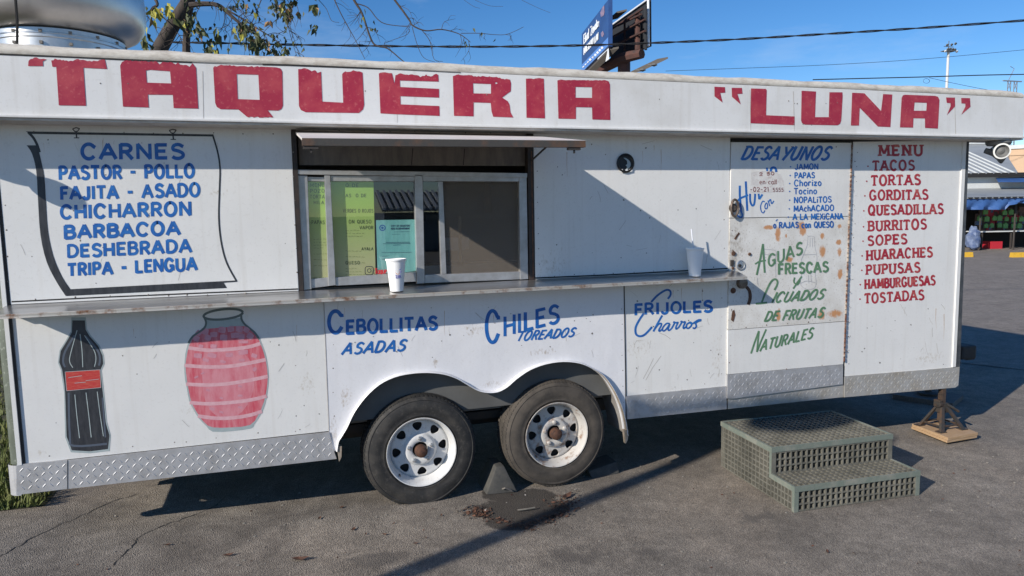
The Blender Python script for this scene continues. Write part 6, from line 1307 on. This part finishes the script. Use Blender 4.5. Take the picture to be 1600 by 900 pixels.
for px in (1585, 1531): u, _ = mk(px, 350, -.5); MB().tube([MM @ Vector((u, -.5, 0)), MM @ Vector((u+.02, -.5, zb2))], .035, 6).build('post', FRAME, MKT)
for i in range(30):
    u = -1+i*.28; MB  # scalloped trim
mb = MB()
for i in range(56): u = -5+i*.25; mb.add([MM @ Vector(v) for v in ((u, -.92, zb2), (u+.24, -.92, zb2), (u+.12, -.92, zb2-.09))], [(0, 1, 2)])
mb.build('scalloped_trim', DARK, MKT)
ut, zt3 = mk(1532, 361, -.1)
STL = thing('display_table', MM @ Vector((ut+1.2, .2, 0)), 'long pale display table under the blue tarp of the market', 'table')
MB().box(ut, ut+5, -.1, .7, zt3-.04, zt3, M=MM).build('tabletop', SIDING, STL)
for du in (.1, 1.3, 2.6, 4.9): MB().box(ut+du, ut+du+.05, -.05, 0, 0, zt3-.041, M=MM).build('leg', FRAME, STL)
random.seed(11)
rowsb = {'top': [1540, 1570, 1580], 'middle': [1531, 1542, 1554, 1562, 1573, 1585, 1596, 1606], 'bottom': [1541, 1550, 1562, 1571, 1584, 1593, 1604]}
ordn = ['first', 'second', 'third', 'fourth', 'fifth', 'sixth', 'seventh', 'eighth']
for rn, ry in (('top', 331), ('middle', 341.5), ('bottom', 352.5)):
    for i, x in enumerate(rowsb[rn]):
        u, z = mk(x, ry+random.uniform(-1, 1), .5); q = random.uniform(.075, .105); tag(MB().box(u-q, u+q, .48, .54, z-q*1.0, z+q*.9, M=MM).box(u-q*.4, u+q*.4, .485, .535, z+q*.9, z+q*1.3, M=MM).build('hanging_bag', BAGG, bevel=.01), '%s green bag from the left in the %s row of the market stall' % (ordn[i], rn), 'bag', 'green bags hanging in the market stall')
mb = MB()
for i in range(120):
    u, z = mk(random.uniform(1528, 1612), random.uniform(326, 358), .8); q = random.uniform(.05, .13); mb.box(u-q, u+q, .75+i*.0004, .85, z-q*1.2, z+q*1.2, M=MM, mi=random.choice((0, 0, 0, 1, 2)))
mb.build('stall_goods', [BAGD, TARPD, REDC], kind='stuff')
u, z = mk(1549, 377, .3); u2, z2 = mk(1566, 388, .3); CR = MB().box(u, u2, .3, .8, max(0.0, z2), z, M=MM).build('crate', REDC); tag(CR, 'red plastic crate under the market display table', 'crate')
mb = MB(); uc, zc = mk(1521, 372, -.4)
for i in range(14):
    for j in range(10):
        th, ph = 6.283*i/14, math.pi*(j+.2)/10; v = Vector((.26*math.sin(ph)*math.cos(th), .22*math.sin(ph)*math.sin(th), .46*math.cos(ph))); k_ = 1+.35*mnoise.noise(v*6); v = Vector((v.x*k_, v.y*k_, max(-.44, v.z*k_)-0)); mb.v.append(tuple(MM @ (Vector((uc, -.4, .46))+v)))
for i in range(14):
    for j in range(9): a = i*10+j; b = ((i+1) % 14)*10+j; mb.f.append((a, b, b+1, a+1)); mb.mi.append(0)
tag(mb.build('tarp_bundle', TARPD), 'crumpled bundle of blue and white tarp beside the market table', 'tarp')
for (x, y, w, lab) in ((1627, 398, 2.1, 'yellow parking stop at the right edge in front of the market'), (1484, 399, 1.55, 'yellow parking stop showing just past the trailer end')):
    p = onZ(x, y+3, -.014); M_ = Matrix.Translation(p) @ Matrix.Rotation(math.atan2(U_.y, U_.x), 4, 'Z'); mb = MB().prism([M_ @ Vector((-w*.5, dy, dz)) for dy, dz in ((-.09, 0), (-.06, .16), (.06, .16), (.09, 0))], M_.to_3x3() @ Vector((w, 0, 0))); tag(mb.build('parking_stop', YELL), lab, 'parking stop', 'yellow parking stops')
p0, p1 = onD(1578, 233, 48), onD(1660, 233, 48); gzb = p0.z; BE = thing('beige_building', (p0.x, p0.y, 0), 'plain beige building with flat roof beyond the market', 'building')
dirb = (onD(1640, 300, 47)-onD(1578, 300, 48)); dirb.z = 0; dirb.normalize(); bk = Vector((-dirb.y, dirb.x, 0)); q0 = Vector((p0.x, p0.y, 0)); q1 = q0+dirb*16
MB().prism([q0, q1, q1+bk*10, q0+bk*10], (0, 0, gzb)).build('wall', BEIGE, BE)
MB().prism([q0-bk*.1-dirb*.1+Vector((0, 0, gzb+.001)), q1-bk*.1+Vector((0, 0, gzb+.001)), q1+bk*10+Vector((0, 0, gzb+.001)), q0+bk*10-dirb*.1+Vector((0, 0, gzb+.001))], (0, 0, .25)).build('parapet', SIDING, BE)
zz = onD(1590, 243, 48).z; MB().prism([q0-bk*.06+Vector((0, 0, zz)), q1-bk*.06+Vector((0, 0, zz)), q1-bk*.001+Vector((0, 0, zz)), q0-bk*.001+Vector((0, 0, zz))], (0, 0, .12)).build('band', BEIGE, BE)

# ------------------------------------------------------------------ behind the camera: what the glass mirrors and what throws the long shadow
OB = thing('market_shed', (8, -30, 0), 'market shed with ribbed metal awning behind the viewer, mirrored in the service window', 'shed')
MB().box(4.6, 34, -34, -30, 0, 1.85).build('wall', mat('shed_blue', (.05, .075, .13), .7, col2=(.20, .22, .24), vscale=1.4), OB)
mb = MB().hexa([(4.3, -28.5, 1.95), (34, -28.5, 1.95), (34, -31, 2.85), (4.3, -31, 2.85)], [(4.3, -28.5, 1.89), (34, -28.5, 1.89), (34, -31, 2.79), (4.3, -31, 2.79)])
mb.build('roof', mat('shed_sheet_shade', (.16, .16, .165), .6), OB); mb = MB()  # dark sheet under pale ribs: corrugation shading put into the two colours
for i in range(98): x = 4.35+i*.30; mb.hexa([(x, -28.5, 2.06), (x+.15, -28.5, 2.06), (x+.15, -31, 2.96), (x, -31, 2.96)], [(x, -28.5, 1.955), (x+.15, -28.5, 1.955), (x+.15, -31, 2.855), (x, -31, 2.855)])
mb.build('roof_rib', LAMPW, OB, kind='stuff')
VN_ = thing('parked_van', (8.5, -17, 0), 'white van parked behind the viewer, mirrored in the service window', 'van')
mb = MB().prism([(6.6, -16, .3), (11, -16, .3), (11, -16, 1.0), (10.0, -16, 1.05), (9.3, -16, 1.75), (6.6, -16, 1.8)], (0, -1.8, 0)); mb.build('body', CARW, VN_, bevel=.06, smooth=True)
MB().prism([(7.0, -15.99, 1.1), (9.75, -15.99, 1.1), (9.2, -15.99, 1.65), (7.0, -15.99, 1.68)], (0, .004, 0)).build('windows', CARG, VN_)
for x in (7.4, 10.2):
    for y in (-15.98, -17.55): MB().lathe([(.0, .02), (.2, .02), (.33, .0), (.34, -.1), (.33, -.2), (0, -.2)], 24, RY((x, y, .335))).build('wheel', RUBBER, VN_, smooth=True)
lb = Vector((-3.97, -2.91, gz(-3.97))); LP = thing('street_lamp', lb, 'street lamp left of the viewer whose long shadow crosses the asphalt', 'street lamp')
MB().tube([lb, lb+Vector((0, 0, 2)), lb+Vector((0, 0, 3.80))], [.07, .066, .06], 14).build('pole', GALV, LP, smooth=True)
MB().tube([lb+Vector((0, 0, 3.74)), lb+Vector((.15, -.2, 3.98)), lb+Vector((.25, -.38, 4.08))], .03, 8).build('arm', GALV, LP, smooth=True)
MB().lathe([(.02, .10), (.16, .06), (.24, -.02), (.22, -.07), (0, -.08)], 20, Matrix.Translation(lb+Vector((.35, -.50, 4.10))) @ Matrix.Diagonal((1.9, 1.0, 1.0, 1.0))).build('lamp_head', LAMPG, LP, smooth=True)
